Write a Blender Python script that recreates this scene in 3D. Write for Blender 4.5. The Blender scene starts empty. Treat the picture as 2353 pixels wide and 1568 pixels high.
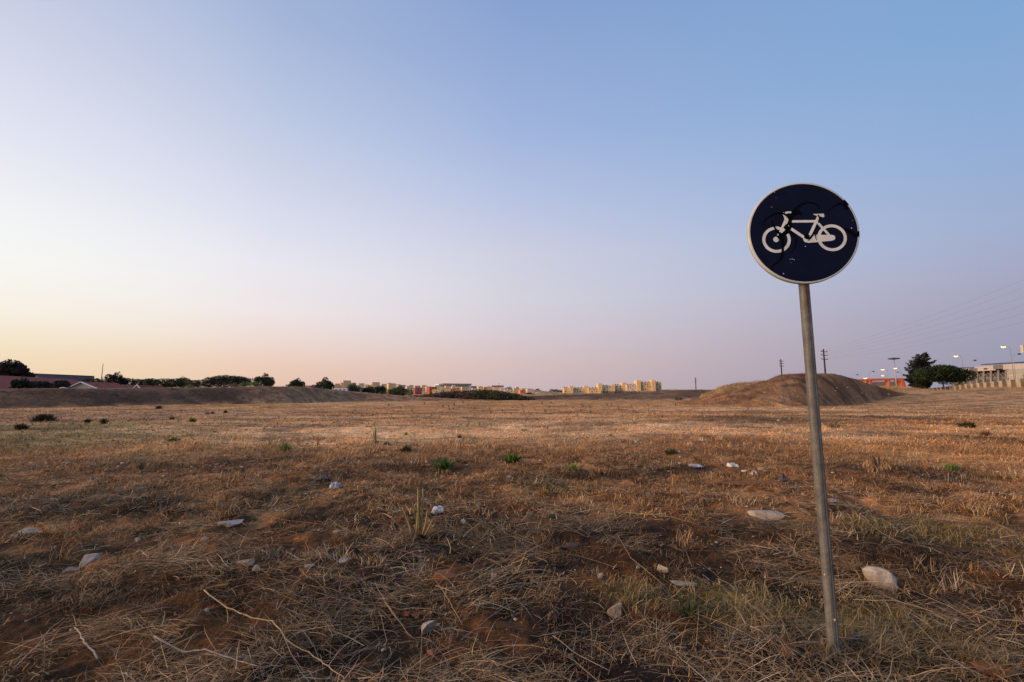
import bpy, bmesh, math, random
import numpy as np
from mathutils import Vector, Matrix

random.seed(7)
RNG = np.random.default_rng(11)
SC = bpy.context.scene
COL = SC.collection

# ------------------------------------------------------------------ camera
CAM_H = 1.35
CX, CY, F = 1176.5, 784.0, 1046.0
VH = 909.0
PITCH = math.atan((VH - CY) / F)
CP, SP = math.cos(PITCH), math.sin(PITCH)

cam_d = bpy.data.cameras.new('camera')
cam_d.sensor_width = 36.0
cam_d.lens = 36.0 * F / 2353.0
cam_d.clip_start = 0.05
cam_d.clip_end = 9000
cam = bpy.data.objects.new('camera', cam_d)
cam.location = (0, 0, CAM_H)
cam.rotation_euler = (math.pi / 2 + PITCH, 0, 0)
COL.objects.link(cam)
SC.camera = cam

def ray(u, v):
    a, b = (u - CX) / F, -(v - CY) / F
    return a, CP - b * SP, SP + b * CP
def at(u, v, Y):
    a, b, c = ray(u, v)
    k = Y / b
    return Vector((a * k, Y, CAM_H + c * k))
def xat(u, Y, z=0.0):
    return (u - CX) / F * (Y * CP + (z - CAM_H) * SP)
def gnd(u, v, z=0.0):
    a, b, c = ray(u, v)
    k = (z - CAM_H) / c
    return a * k, b * k

# ------------------------------------------------------------------ noise
def _h(ix, iy, s):
    n = (ix.astype(np.int64) * 374761393 + iy.astype(np.int64) * 668265263 + s * 1274126177) & 0x7fffffff
    n = ((n ^ (n >> 13)) * 1274126177) & 0x7fffffff
    n = (n ^ (n >> 16)) & 0xffffff
    return n / float(0xffffff)
def vnoise(x, y, s=0):
    x = np.asarray(x, float); y = np.asarray(y, float)
    ix = np.floor(x); iy = np.floor(y)
    fx = x - ix; fy = y - iy
    fx = fx * fx * (3 - 2 * fx); fy = fy * fy * (3 - 2 * fy)
    a = _h(ix, iy, s); b = _h(ix + 1, iy, s); c = _h(ix, iy + 1, s); d = _h(ix + 1, iy + 1, s)
    return (a + (b - a) * fx) * (1 - fy) + (c + (d - c) * fx) * fy
def fbm(x, y, s=0, o=4):
    t = 0; a = .5; k = 0
    for i in range(o):
        t = t + a * vnoise(x * (2 ** i), y * (2 ** i), s + i * 17); k += a; a *= .5
    return t / k            # 0..1
def ss(a, b, x):
    t = np.clip((x - a) / (b - a), 0, 1)
    return t * t * (3 - 2 * t)
def mix(a, b, t):
    t = np.asarray(t)[..., None]
    return np.asarray(a) * (1 - t) + np.asarray(b) * t

# ------------------------------------------------------------------ terrain
def height(x, y):
    x = np.asarray(x, float); y = np.asarray(y, float)
    r = np.hypot(x, y)
    z = (fbm(x / .9, y / .9, 3, 4) - .5) * .16 * (1 - .5 * ss(10, 40, r))
    z = z + (fbm(x / .16, y / .16, 9, 3) - .5) * .10 * (1 - ss(6, 14, r))
    z = z + (fbm(x / 6, y / 5, 5, 3) - .5) * .22 * ss(5, 20, r)
    z = z + 2.6 * (1 - .38 * ss(80, 140, y)) * ss(34, 84, x - .1 * y) * ss(22, 76, y)               # rise towards the wall on the right
    # valley side the town stands on
    hill = np.interp(y, [150, 220, 300, 380, 450, 560, 700, 900], [0, 1.2, 3.0, 5.4, 8.0, 9.5, 9, 0])
    hx = (1 - ss(10, 60, x)) * ss(-330, -230, x)
    z = z + hill * hx
    ap = np.interp(y, [320, 400, 430, 520, 640], [0, 3.2, 4.2, 4, 0]) * ss(20, 60, x) * (1 - ss(190, 240, x))
    z = z + ap + 1.2 * ss(40, 140, x) * np.interp(y, [360, 420, 480], [0, 1, 0])
    return z
def H(x, y):
    return float(height(np.array([x]), np.array([y]))[0])

SOIL_SHADE = (.022, .013, .007); SOIL_R = (.21, .082, .024); SOIL_M = (.12, .060, .024)  # first soil tone deepened to stand for black gaps between the straw
TAN = (.50, .243, .092); GOLD = (.59, .31, .113); PALE = (.72, .45, .225); OLIVE = (.25, .19, .055)
def spot(x, y, cx, cy, rx, ry):
    return np.exp(-(((x - cx) / rx) ** 2 + ((y - cy) / ry) ** 2))
def gspot(x, y, u, v, ru, rv):
    cx, cy = gnd(u, v); ex, ey = gnd(u + ru, v); gx, gy = gnd(u, v - rv)
    return spot(x, y, cx, cy, abs(ex - cx), max(abs(gy - cy), .08))
SHADE_GAPS = [(1080, 1250, 110, 26), (1700, 1212, 60, 22), (950, 1270, 60, 20), (1000, 1075, 130, 12), (1760, 966, 160, 7),  # shadowy gaps in the straw, painted into the ground colour
             (2010, 1085, 120, 18), (800, 1100, 90, 12), (200, 1170, 220, 26), (740, 1395, 180, 50), (1400, 1090, 120, 8),
             (1300, 1220, 160, 18), (500, 1065, 110, 12), (1330, 1430, 160, 40), (1980, 1185, 60, 18), (2250, 1010, 90, 9),
             (2100, 1260, 220, 40), (1880, 1490, 90, 40), (680, 1500, 160, 40), (250, 1260, 120, 20), (1580, 1080, 100, 9), (2020, 960, 120, 5)]
REDSPOTS = [(380, 1430, 260, 60), (560, 1390, 90, 40), (1030, 1318, 60, 24), (1120, 1460, 120, 50), (1730, 1108, 130, 14),
            (1830, 1140, 60, 12), (1500, 1380, 90, 30), (330, 1500, 220, 50), (1600, 1020, 260, 20), (640, 1240, 200, 20), (1600, 1185, 120, 20)]
GREENSPOTS = [(2150, 1225, 220, 28), (130, 1010, 300, 18), (70, 985, 240, 10), (2000, 1440, 160, 50), (1680, 1380, 90, 40),
              (1100, 1240, 70, 14), (1280, 1120, 60, 9), (1450, 1370, 60, 20), (200, 975, 120, 6)]
def masks(x, y):
    d = sum(gspot(x, y, *s) for s in SHADE_GAPS); r = sum(gspot(x, y, *s) for s in REDSPOTS); g = sum(gspot(x, y, *s) for s in GREENSPOTS)
    k = .55 + .9 * fbm(x * 2.2, y * 2.2, 77, 3)
    return np.clip(d * k, 0, 1), np.clip(r * k, 0, 1), np.clip(g * k, 0, 1)
TRACKS = ((14.2, .05, .55, -30, 9), (16.4, .05, .6, -30, 9), (19.5, .06, 1.1, -26, 12), (24, .10, .9, -30, 24), (30, .10, 1.3, -22, 30), (45, .06, 1.8, -30, 30), (33, -.02, 1.2, 12, 44))
def trackmask(x, y):
    wob = (fbm(x / 9, y * 0, 181, 2) - .5) * 3; t = 0
    for (yc, sl, wd, lo, hi) in TRACKS:
        t = t + np.exp(-((y - yc - sl * x - wob) / wd) ** 2) * ss(lo, lo + 6, x) * (1 - ss(hi - 8, hi, x))
    bare = ss(.52, .66, fbm(x / 3.2, y / 1.5, 191, 3)) * ss(6, 10, y)
    return np.clip(t * (.4 + .9 * fbm(x / 1.7, y / .8, 183, 3)) + .75 * bare, 0, 1)
def zonecol(x, y, straw=False):
    x = np.asarray(x, float); y = np.asarray(y, float)
    r = np.hypot(x, y)
    d, rd, g = masks(x, y)
    d = np.clip(d + .55 * ss(.55, .72, fbm(x / 1.1, y / .8, 175, 3)) * (1 - ss(6, 12, r)), 0, 1)  # further gap shade painted into the near ground
    n1 = fbm(x / .8, y / .8, 21, 4); n2 = fbm(x / 7, y / 2.2, 31, 4); n3 = fbm(x / 22, y / 6, 41, 3); n4 = fbm(x / .25, y / .25, 51, 2)
    near = mix(SOIL_SHADE, SOIL_R, ss(.46, .74, n1) * .8 * (1 - .65 * ss(.6, 1.8, x))); near = mix(near, SOIL_M, ss(.5, .8, n4) * .5)  # less red on the right, painting black gaps into the soil
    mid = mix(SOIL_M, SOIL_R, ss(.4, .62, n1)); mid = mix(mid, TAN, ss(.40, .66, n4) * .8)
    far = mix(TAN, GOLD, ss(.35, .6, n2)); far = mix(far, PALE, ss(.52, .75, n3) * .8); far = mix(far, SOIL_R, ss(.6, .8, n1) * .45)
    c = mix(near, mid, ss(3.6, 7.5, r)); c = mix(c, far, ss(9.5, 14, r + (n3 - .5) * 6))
    # pale trodden band across the middle of the field
    pale = np.exp(-((y - 19 - .06 * x) / 5) ** 2) * ss(-26, -10, x) * (1 - ss(5, 20, x))
    c = mix(c, np.array(PALE) * 1.15, pale * (.35 + .6 * n2))
    c = mix(c, np.array((.30, .21, .12)), ss(12, 60, x) * .45 * ss(6, 14, r))                # duller grass on the right
    c = mix(c, np.array((.25, .17, .12)), ss(6, 40, -x + .4 * (y - 14)) * .5 * ss(6, 12, r) * (1 - ss(18, 60, y)))
    tx = fbm(x / 1.3, y / 1.3, 171, 4); c = c * (1 + (ss(.3, .7, tx) - .5)[..., None] * .55 * ss(7, 16, r)[..., None])
    c = mix(c, (.12, .065, .035), ss(.60, .72, fbm(x / 2.6, y / 2.0, 172, 4)) * .55 * ss(8, 14, r))
    wob = (fbm(x / 9, y * 0, 181, 2) - .5) * 3
    for (yc, sl, wd, lo, hi, colr, am) in ((14.2, .05, .45, -30, 9, PALE, .75), (16.4, .05, .5, -30, 9, PALE, .8), (24, .10, .9, -30, 24, PALE, .6), (30, .10, 1.1, -22, 30, PALE, .5), (20.5, .07, .35, -16, 8, SOIL_R, .7), (27, .1, .5, -14, 22, SOIL_M, .6), (36, .08, .9, -20, 34, SOIL_M, .5), (45, .06, 1.6, -30, 30, PALE, .5), (12.2, -.02, .35, 6, 22, SOIL_M, .6), (22, -.05, .5, 8, 34, SOIL_M, .55), (33, -.02, 1.2, 12, 44, PALE, .35)):
        tr = np.exp(-((y - yc - sl * x - wob) / wd) ** 2) * ss(lo, lo + 6, x) * (1 - ss(hi - 8, hi, x)) * (.35 + .9 * fbm(x / 1.7, y / .8, 183, 3))
        c = mix(c, colr, np.clip(tr * am, 0, 1))
    c = mix(c, SOIL_R, rd * .75)
    c = mix(c, OLIVE, g * .7)
    c = mix(c, SOIL_SHADE, d * .8)  # gap shade goes into the colour here
    return np.clip(c, 0.01, 1)

# ------------------------------------------------------------------ materials
def newmat(name):
    m = bpy.data.materials.new(name); m.use_nodes = True
    nt = m.node_tree; b = nt.nodes['Principled BSDF']
    return m, nt, b
def N(nt, t, **k):
    n = nt.nodes.new(t)
    for a, v in k.items(): setattr(n, a, v)
    return n
def noise(nt, scale, detail=4, rough=.6, vec=None):
    n = N(nt, 'ShaderNodeTexNoise'); n.inputs['Scale'].default_value = scale; n.inputs['Detail'].default_value = detail
    n.inputs['Roughness'].default_value = rough
    if vec: nt.links.new(vec, n.inputs['Vector'])
    return n
_M = {}
def mat(name, col, rough=.8, var=.25, scale=6, bump=0.0, metal=0.0, spec=.3, col2=None, bscale=None, coat=0):
    """procedural paint / stone / metal: two tones mixed by noise plus a bump"""
    if name in _M: return _M[name]
    m, nt, b = newmat(name)
    tc = N(nt, 'ShaderNodeTexCoord'); n = noise(nt, scale, 6, .65, tc.outputs['Object'])
    mx = N(nt, 'ShaderNodeMix', data_type='RGBA')
    c2 = col2 or tuple(c * (1 - var) for c in col)
    mx.inputs['A'].default_value = (*c2, 1); mx.inputs['B'].default_value = (*col, 1)
    mr = N(nt, 'ShaderNodeMapRange'); mr.inputs['From Min'].default_value = .35; mr.inputs['From Max'].default_value = .65
    nt.links.new(n.outputs['Fac'], mr.inputs['Value']); nt.links.new(mr.outputs['Result'], mx.inputs['Factor'])
    nt.links.new(mx.outputs['Result'], b.inputs['Base Color'])
    b.inputs['Roughness'].default_value = rough; b.inputs['Metallic'].default_value = metal
    b.inputs['Specular IOR Level'].default_value = spec
    if bump:
        bn = noise(nt, bscale or scale * 4, 5, .7, tc.outputs['Object'])
        bp = N(nt, 'ShaderNodeBump'); bp.inputs['Strength'].default_value = bump; bp.inputs['Distance'].default_value = .02
        nt.links.new(bn.outputs['Fac'], bp.inputs['Height']); nt.links.new(bp.outputs['Normal'], b.inputs['Normal'])
    _M[name] = m
    return m
def attrmat(name, rough=.85, fine=None, lo=.6, hi=1.3, bumps=(), spec=.15):
    """colour from the mesh's own Col attribute, broken up by fine noise"""
    m, nt, b = newmat(name)
    a = N(nt, 'ShaderNodeAttribute', attribute_name='Col')
    out = a.outputs['Color']
    tc = N(nt, 'ShaderNodeTexCoord')
    for sc in (fine or ()):
        n = noise(nt, sc, 5, .7, tc.outputs['Object'])
        mr = N(nt, 'ShaderNodeMapRange'); mr.inputs['From Min'].default_value = .3; mr.inputs['From Max'].default_value = .7
        mr.inputs['To Min'].default_value = lo; mr.inputs['To Max'].default_value = hi
        nt.links.new(n.outputs['Fac'], mr.inputs['Value'])
        vm = N(nt, 'ShaderNodeVectorMath', operation='SCALE')
        nt.links.new(out, vm.inputs[0]); nt.links.new(mr.outputs['Result'], vm.inputs['Scale'])
        out = vm.outputs['Vector']
    nt.links.new(out, b.inputs['Base Color'])
    prev = None
    for (sc, st, di) in bumps:
        n = noise(nt, sc, 5, .7, tc.outputs['Object'])
        bp = N(nt, 'ShaderNodeBump'); bp.inputs['Strength'].default_value = st; bp.inputs['Distance'].default_value = di
        nt.links.new(n.outputs['Fac'], bp.inputs['Height'])
        if prev: nt.links.new(prev, bp.inputs['Normal'])
        prev = bp.outputs['Normal']
    if prev: nt.links.new(prev, b.inputs['Normal'])
    b.inputs['Roughness'].default_value = rough; b.inputs['Specular IOR Level'].default_value = spec
    return m
GROUND_M = attrmat('earth and short dead grass', .95, (55, 9, 1.6), .55, 1.4, ((60, .7, .02), (14, .5, .05), (2.2, .4, .25)))
RIDGE_M = attrmat('rough earth bank', .95, (2.2, 9), .62, 1.35, ((7, .8, .12), (1.6, .6, .4)))
BLADE_M = attrmat('dead grass stalks', .75, None)
LEAF_M = attrmat('foliage', .7, None, spec=.2)
GRAVEL_M = attrmat('loose pebbles', .85, (60,), .75, 1.2)

# ------------------------------------------------------------------ objects
def tag(o, label=None, cat=None, group=None, kind=None):
    if label: o['label'] = label
    if cat: o['category'] = cat
    if group: o['group'] = group
    if kind: o['kind'] = kind
    return o
def worigin(o):
    v = Vector((0, 0, 0))
    while o is not None:
        v = v + o.location; o = o.parent
    return v
def empty(name, loc, label, cat, group=None):
    o = bpy.data.objects.new(name, None); o.empty_display_size = .2; o.location = loc
    COL.objects.link(o); return tag(o, label, cat, group)
def npmesh(name, V, Fc, mats, parent=None, loc=None, col=None, smooth=False):
    """V (n,3) world coordinates, Fc (m,k) quads or triangles"""
    V = np.asarray(V, np.float64); Fc = np.asarray(Fc, np.int32)
    me = bpy.data.meshes.new(name)
    org = worigin(parent) if parent is not None else Vector(loc or (0, 0, 0))
    V = V - np.array(org)
    me.vertices.add(len(V)); me.vertices.foreach_set('co', V.astype(np.float32).ravel())
    k = Fc.shape[1]
    me.loops.add(Fc.size); me.loops.foreach_set('vertex_index', Fc.ravel())
    me.polygons.add(len(Fc)); me.polygons.foreach_set('loop_start', np.arange(0, Fc.size, k, dtype=np.int32))
    me.polygons.foreach_set('loop_total', np.full(len(Fc), k, np.int32))
    if smooth: me.polygons.foreach_set('use_smooth', np.ones(len(Fc), bool))
    me.update(calc_edges=True)
    if col is not None:
        at_ = me.color_attributes.new('Col', 'FLOAT_COLOR', 'POINT')
        c4 = np.ones((len(V), 4), np.float32); c4[:, :3] = col
        at_.data.foreach_set('color', c4.ravel())
    me.materials.append(mats)
    o = bpy.data.objects.new(name, me)
    if parent is not None: o.parent = parent
    else: o.location = org
    COL.objects.link(o)
    return o
class MB:
    """collects shapes in world coordinates; build() links them as one mesh"""
    def __init__(s): s.v = []; s.f = []
    def add(s, vs, fs):
        b = len(s.v); s.v += [tuple(v) for v in vs]; s.f += [tuple(i + b for i in f) for f in fs]; return s
    def box(s, c, size, rz=0.0, taper=1.0):
        cx, cy, cz = c; hx, hy, hz = size[0] / 2, size[1] / 2, size[2] / 2
        co, si = math.cos(rz), math.sin(rz); vs = []
        for dz in (-1, 1):
            t = taper if dz > 0 else 1
            for dx, dy in ((-1, -1), (1, -1), (1, 1), (-1, 1)):
                x, y = dx * hx * t, dy * hy * t
                vs.append((cx + x * co - y * si, cy + x * si + y * co, cz + dz * hz))
        return s.add(vs, [(3, 2, 1, 0), (4, 5, 6, 7), (0, 1, 5, 4), (1, 2, 6, 5), (2, 3, 7, 6), (3, 0, 4, 7)])
    def tube(s, pts, rad, n=8, cap=True):
        pts = [Vector(p) for p in pts]
        if not hasattr(rad, '__len__'): rad = [rad] * len(pts)
        vs = []; fs = []
        for i, p in enumerate(pts):
            d = (pts[min(i + 1, len(pts) - 1)] - pts[max(i - 1, 0)]).normalized()
            a = d.cross(Vector((0, 0, 1)))
            if a.length < .05: a = d.cross(Vector((0, 1, 0)))
            a.normalize(); b = d.cross(a)
            for k in range(n):
                t = 2 * math.pi * k / n
                vs.append(p + (a * math.cos(t) + b * math.sin(t)) * rad[i])
        for i in range(len(pts) - 1):
            for k in range(n):
                fs.append((i * n + k, i * n + (k + 1) % n, (i + 1) * n + (k + 1) % n, (i + 1) * n + k))
        if cap: fs += [tuple(range(n))[::-1], tuple((len(pts) - 1) * n + k for k in range(n))]
        return s.add(vs, fs)
    def prism(s, poly, d):
        """poly: 3-D points of a flat outline, d: extrusion vector"""
        n = len(poly); d = Vector(d); poly = [Vector(p) for p in poly]
        vs = poly + [p + d for p in poly]
        fs = [tuple(range(n))[::-1], tuple(range(n, 2 * n))] + [(i, (i + 1) % n, n + (i + 1) % n, n + i) for i in range(n)]
        return s.add(vs, fs)
    def build(s, name, m, parent=None, loc=None, smooth=False, bevel=0, fixn=True):
        me = bpy.data.meshes.new(name)
        org = worigin(parent) if parent is not None else (Vector(loc) if loc is not None else Vector((0, 0, 0)))
        me.from_pydata([tuple(Vector(v) - org) for v in s.v], [], s.f)
        if fixn:
            bm = bmesh.new(); bm.from_mesh(me); bmesh.ops.recalc_face_normals(bm, faces=bm.faces[:]); bm.to_mesh(me); bm.free()
        if smooth: me.polygons.foreach_set('use_smooth', np.ones(len(me.polygons), bool))
        me.materials.append(m)
        o = bpy.data.objects.new(name, me)
        if parent is not None: o.parent = parent
        else: o.location = org
        COL.objects.link(o)
        if bevel:
            bv = o.modifiers.new('bevel', 'BEVEL'); bv.width = bevel; bv.segments = 2; bv.limit_method = 'ANGLE'
        return o

# ------------------------------------------------------------------ ground sheet
def build_ground():
    az = np.concatenate([np.radians(np.linspace(-66, 66, 900)), np.radians(np.linspace(66, 294, 70))[1:]])
    na = len(az)
    r = np.concatenate([np.geomspace(.6, 1.6, 24)[:-1], np.geomspace(1.6, 90, 760)[:-1], np.geomspace(90, 7000, 130)])
    nr = len(r)
    R, A = np.meshgrid(r, az, indexing='ij')
    X = R * np.sin(A); Y = R * np.cos(A)
    Z = height(X, Y)
    V = np.stack([X, Y, Z], -1).reshape(-1, 3)
    V = np.concatenate([V, [[0, 0, 0]]])
    C = np.concatenate([zonecol(X.ravel(), Y.ravel()), [SOIL_SHADE]])
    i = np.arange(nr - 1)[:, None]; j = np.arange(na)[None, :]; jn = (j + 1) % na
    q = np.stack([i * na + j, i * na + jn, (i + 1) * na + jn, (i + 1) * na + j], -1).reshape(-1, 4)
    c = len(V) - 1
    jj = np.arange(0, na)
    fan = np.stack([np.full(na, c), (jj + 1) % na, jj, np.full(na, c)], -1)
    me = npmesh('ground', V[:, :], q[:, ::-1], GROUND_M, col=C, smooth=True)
    tag(me, kind='structure')
build_ground()

RIDGE_PTS = {}
def ridge(name, pts, colf, nrow=46, step=2.0, amp=.35, front=.55, back=1.4, seed=1, z0f=None, rest=True):
    """pts rows: (u of the crest, v of the crest, Y at the foot, Y at the crest)"""
    p = np.array(pts, float)
    u = np.arange(p[0, 0], p[-1, 0] + .1, step)
    vc = np.interp(u, p[:, 0], p[:, 1]); Yb = np.interp(u, p[:, 0], p[:, 2]); Yc = np.interp(u, p[:, 0], p[:, 3])
    k = 9; ker = np.ones(k) / k
    def sm(a): return np.convolve(np.pad(a, k // 2, 'edge'), ker, 'valid')
    vc, Yb, Yc = sm(vc), sm(Yb), sm(Yc)
    zc = CAM_H + (VH - vc) / F * Yc / (CP * CP) * 1.0
    zc = np.array([at(a, b, c).z for a, b, c in zip(u, vc, Yc)])
    S = np.concatenate([np.linspace(0, 1, nrow), np.linspace(1, 2, nrow // 2)[1:]])
    Sg, U = np.meshgrid(S, u, indexing='ij')
    Y = np.where(Sg <= 1, Yb + (Yc - Yb) * Sg, Yc + (Yc - Yb) * back * (Sg - 1))
    t = np.where(Sg <= 1, Sg, 2 - Sg)
    e = np.where(Sg <= 1, .62 * ss(0, 1, t) + .38 * np.sin(np.clip(t, 0, 1) * math.pi / 2) ** 1.2, ss(0, 1, t))
    X = (U - CX) / F * (Y * CP + (0 - CAM_H) * SP)
    g = height(X, Y)
    endt = ss(0, 14, np.minimum(U - u[0], u[-1] - U)); e = e * endt
    Z = g - .25 + (zc - g + .25) * e
    n = (fbm(X / 2.4 + Z * .3, Y / 2.4, seed, 5) - .5) * amp * (.25 + .75 * np.sin(np.clip(t, 0, 1) * math.pi)) + (fbm(X / .8 + Z * .5, Y / .8, seed + 5, 3) - .5) * amp * .3
    Z = Z + n * ss(0, .15, t) * endt
    V = np.stack([X, Y, Z], -1).reshape(-1, 3)
    nr, na = X.shape
    i = np.arange(nr - 1)[:, None]; j = np.arange(na - 1)[None, :]
    q = np.stack([i * na + j, i * na + j + 1, (i + 1) * na + j + 1, (i + 1) * na + j], -1).reshape(-1, 4)
    C = colf(X.ravel(), Y.ravel(), (Z - g).ravel(), t.ravel(), U.ravel())
    fn = fbm(X.ravel() / 1.8, Y.ravel() / 1.8, seed + 30, 4); C = mix(C, zonecol(X.ravel(), Y.ravel()), (1 - ss(.02, .30, t.ravel() + (fn - .5) * .35)))
    o = npmesh(name, V, q, RIDGE_M, col=C, smooth=True)
    tag(o, kind='structure')
    RIDGE_PTS[name] = (V.reshape(nr, na, 3), C.reshape(nr, na, 3), t)
    return o
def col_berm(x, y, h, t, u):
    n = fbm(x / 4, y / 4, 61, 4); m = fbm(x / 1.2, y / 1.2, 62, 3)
    a = mix((.12, .062, .036), (.20, .11, .06), ss(.35, .65, n)); b = mix((.25, .125, .066), (.44, .24, .12), ss(.4, .6, m))  # dark earth on the left, the face's shade put into its colour
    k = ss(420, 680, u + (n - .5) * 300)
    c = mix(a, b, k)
    c = mix(c, (.34, .21, .13), ss(.86, .98, t) * .8)  # lighter crest band paints the light catching the top edge
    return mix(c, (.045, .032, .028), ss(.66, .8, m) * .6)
def col_mound(x, y, h, t, u):
    n = fbm(x / 3, y / 2, 71, 4); m = fbm(x / .9, y / .9, 72, 3)
    c = mix((.19, .094, .046), (.33, .178, .085), ss(.35, .62, n))
    c = mix(c, (.33, .205, .125), ss(.55, .75, m) * .55)
    c = mix(c, (.07, .045, .036), ss(.6, .78, fbm(x / 2, y / 1.2, 73, 3)) * .7)
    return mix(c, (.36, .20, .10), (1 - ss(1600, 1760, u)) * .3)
def col_bank(x, y, h, t, u):
    n = fbm(x / 10, y / 6, 81, 4); m = fbm(x / 2.2, y / 2.2, 82, 3)
    c = mix((.13, .08, .05), (.22, .135, .08), ss(.35, .65, n)); c = mix(c, (.06, .05, .03), ss(.6, .78, m) * .7)
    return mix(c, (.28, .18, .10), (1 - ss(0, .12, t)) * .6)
def col_gold(x, y, h, t, u):
    n = fbm(x / 2, y / 2, 91, 4)
    return mix((.30, .19, .095), (.46, .31, .16), ss(.3, .7, n))

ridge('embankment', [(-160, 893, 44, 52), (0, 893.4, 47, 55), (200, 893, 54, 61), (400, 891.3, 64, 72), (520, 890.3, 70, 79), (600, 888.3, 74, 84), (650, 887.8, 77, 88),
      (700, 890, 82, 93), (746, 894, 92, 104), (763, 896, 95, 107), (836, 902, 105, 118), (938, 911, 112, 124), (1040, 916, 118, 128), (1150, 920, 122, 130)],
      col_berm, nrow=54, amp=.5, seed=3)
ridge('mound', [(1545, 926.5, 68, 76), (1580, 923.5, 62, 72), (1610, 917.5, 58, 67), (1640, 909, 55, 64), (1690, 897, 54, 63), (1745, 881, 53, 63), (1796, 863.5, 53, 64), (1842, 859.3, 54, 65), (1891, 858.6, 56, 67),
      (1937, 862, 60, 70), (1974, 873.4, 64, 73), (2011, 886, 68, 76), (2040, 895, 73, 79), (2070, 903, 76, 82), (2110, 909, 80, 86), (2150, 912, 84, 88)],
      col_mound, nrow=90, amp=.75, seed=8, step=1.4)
ridge('grassy_rise', [(1600, 912, 68, 76), (1625, 905, 68, 76), (1640, 899, 68, 76), (1662, 890, 68, 76), (1690, 882.5, 68, 77), (1720, 880, 68, 77), (1745, 877.5, 68, 77), (1780, 878, 68, 77), (1820, 893, 68, 77), (1850, 908, 68, 76)],
      col_gold, nrow=30, amp=.7, seed=12, step=1.6)
ridge('far_bank', [(880, 921, 132, 150), (1000, 919, 134, 152), (1100, 916, 136, 155), (1180, 912, 137, 158), (1230, 910.5, 138, 160), (1300, 908, 138, 162), (1400, 905.5, 138, 164), (1500, 901.5, 137, 165), (1560, 897.3, 135, 166),
      (1600, 896.5, 132, 164), (1640, 898, 126, 160), (1700, 899, 122, 150), (1800, 905, 118, 140)], col_bank, nrow=50, amp=.9, seed=15, step=2.2, back=1.0)
ridge('dry_grass_bank', [(1930, 903, 96, 112), (1990, 893, 96, 112), (2040, 891, 96, 112), (2085, 893, 96, 112), (2130, 897, 97, 114), (2165, 901, 97, 114), (2200, 906, 98, 112)], col_gold, nrow=30, amp=.6, seed=19)

# ------------------------------------------------------------------ blades
class Blades:
    def __init__(s): s.V = []; s.F = []; s.C = []; s.n = 0
    def add(s, P, az, tilt, L, W, col, bend=.35, wv=None):
        """P (n,3) roots, az heading, tilt from vertical; three-section tapering strips"""
        n = len(P)
        if n == 0: return
        pts = [P]; cur = P; t = tilt.copy(); a = az.copy()
        for k in range(3):
            d = np.stack([np.sin(t) * np.cos(a), np.sin(t) * np.sin(a), np.cos(t)], -1)
            cur = cur + d * (L / 3)[:, None]; pts.append(cur)
            t = t + bend * (.4 + .6 * RNG.random(n)); a = a + (RNG.random(n) - .5) * .5
        wa = az + math.pi / 2 + (RNG.random(n) - .5) * 1.2
        w = np.stack([np.cos(wa), np.sin(wa), (RNG.random(n) - .5) * .8], -1)
        rows = []
        for k, f in enumerate((1, .9, .7, .2)):
            rows += [pts[k] - w * (W * f / 2)[:, None], pts[k] + w * (W * f / 2)[:, None]]
        V = np.stack(rows, 1).reshape(-1, 3)
        b = s.n + np.arange(n)[:, None] * 8
        Fc = np.stack([np.concatenate([b + 2 * k, b + 2 * k + 1, b + 2 * k + 3, b + 2 * k + 2], 1) for k in range(3)], 1).reshape(-1, 4)
        s.V.append(V); s.F.append(Fc); s.C.append(np.repeat(col, 8, axis=0)); s.n += n * 8
    def build(s, name, m=None, parent=None, loc=None):
        return npmesh(name, np.concatenate(s.V), np.concatenate(s.F), m or BLADE_M, parent=parent, loc=loc, col=np.concatenate(s.C))
def scatter(y0, y1, dens, margin=1.8):
    """points on the field between two distances, over what the camera can see plus a side step"""
    w = lambda y: 2 * (1.24 * y + margin)
    area = (y1 - y0) * (w(y0) + w(y1)) / 2
    n = int(area * dens)
    y = y0 + (y1 - y0) * RNG.random(n * 2); keep = RNG.random(n * 2) < w(y) / w(y1); y = y[keep][:n]
    x = (RNG.random(len(y)) - .5) * w(y)
    return x, y
PAL = np.array([(.66, .41, .18), (.50, .28, .11), (.38, .25, .13), (.33, .15, .05), (.80, .58, .33), (.07, .038, .018), (.44, .35, .23)])
def pick(n, w):
    w = np.array(w, float); w /= w.sum()
    c = PAL[RNG.choice(len(PAL), n, p=w)]
    return c * (.35 + 1.1 * RNG.random((n, 1))) * (.93 + .14 * RNG.random((n, 3)))
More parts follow.
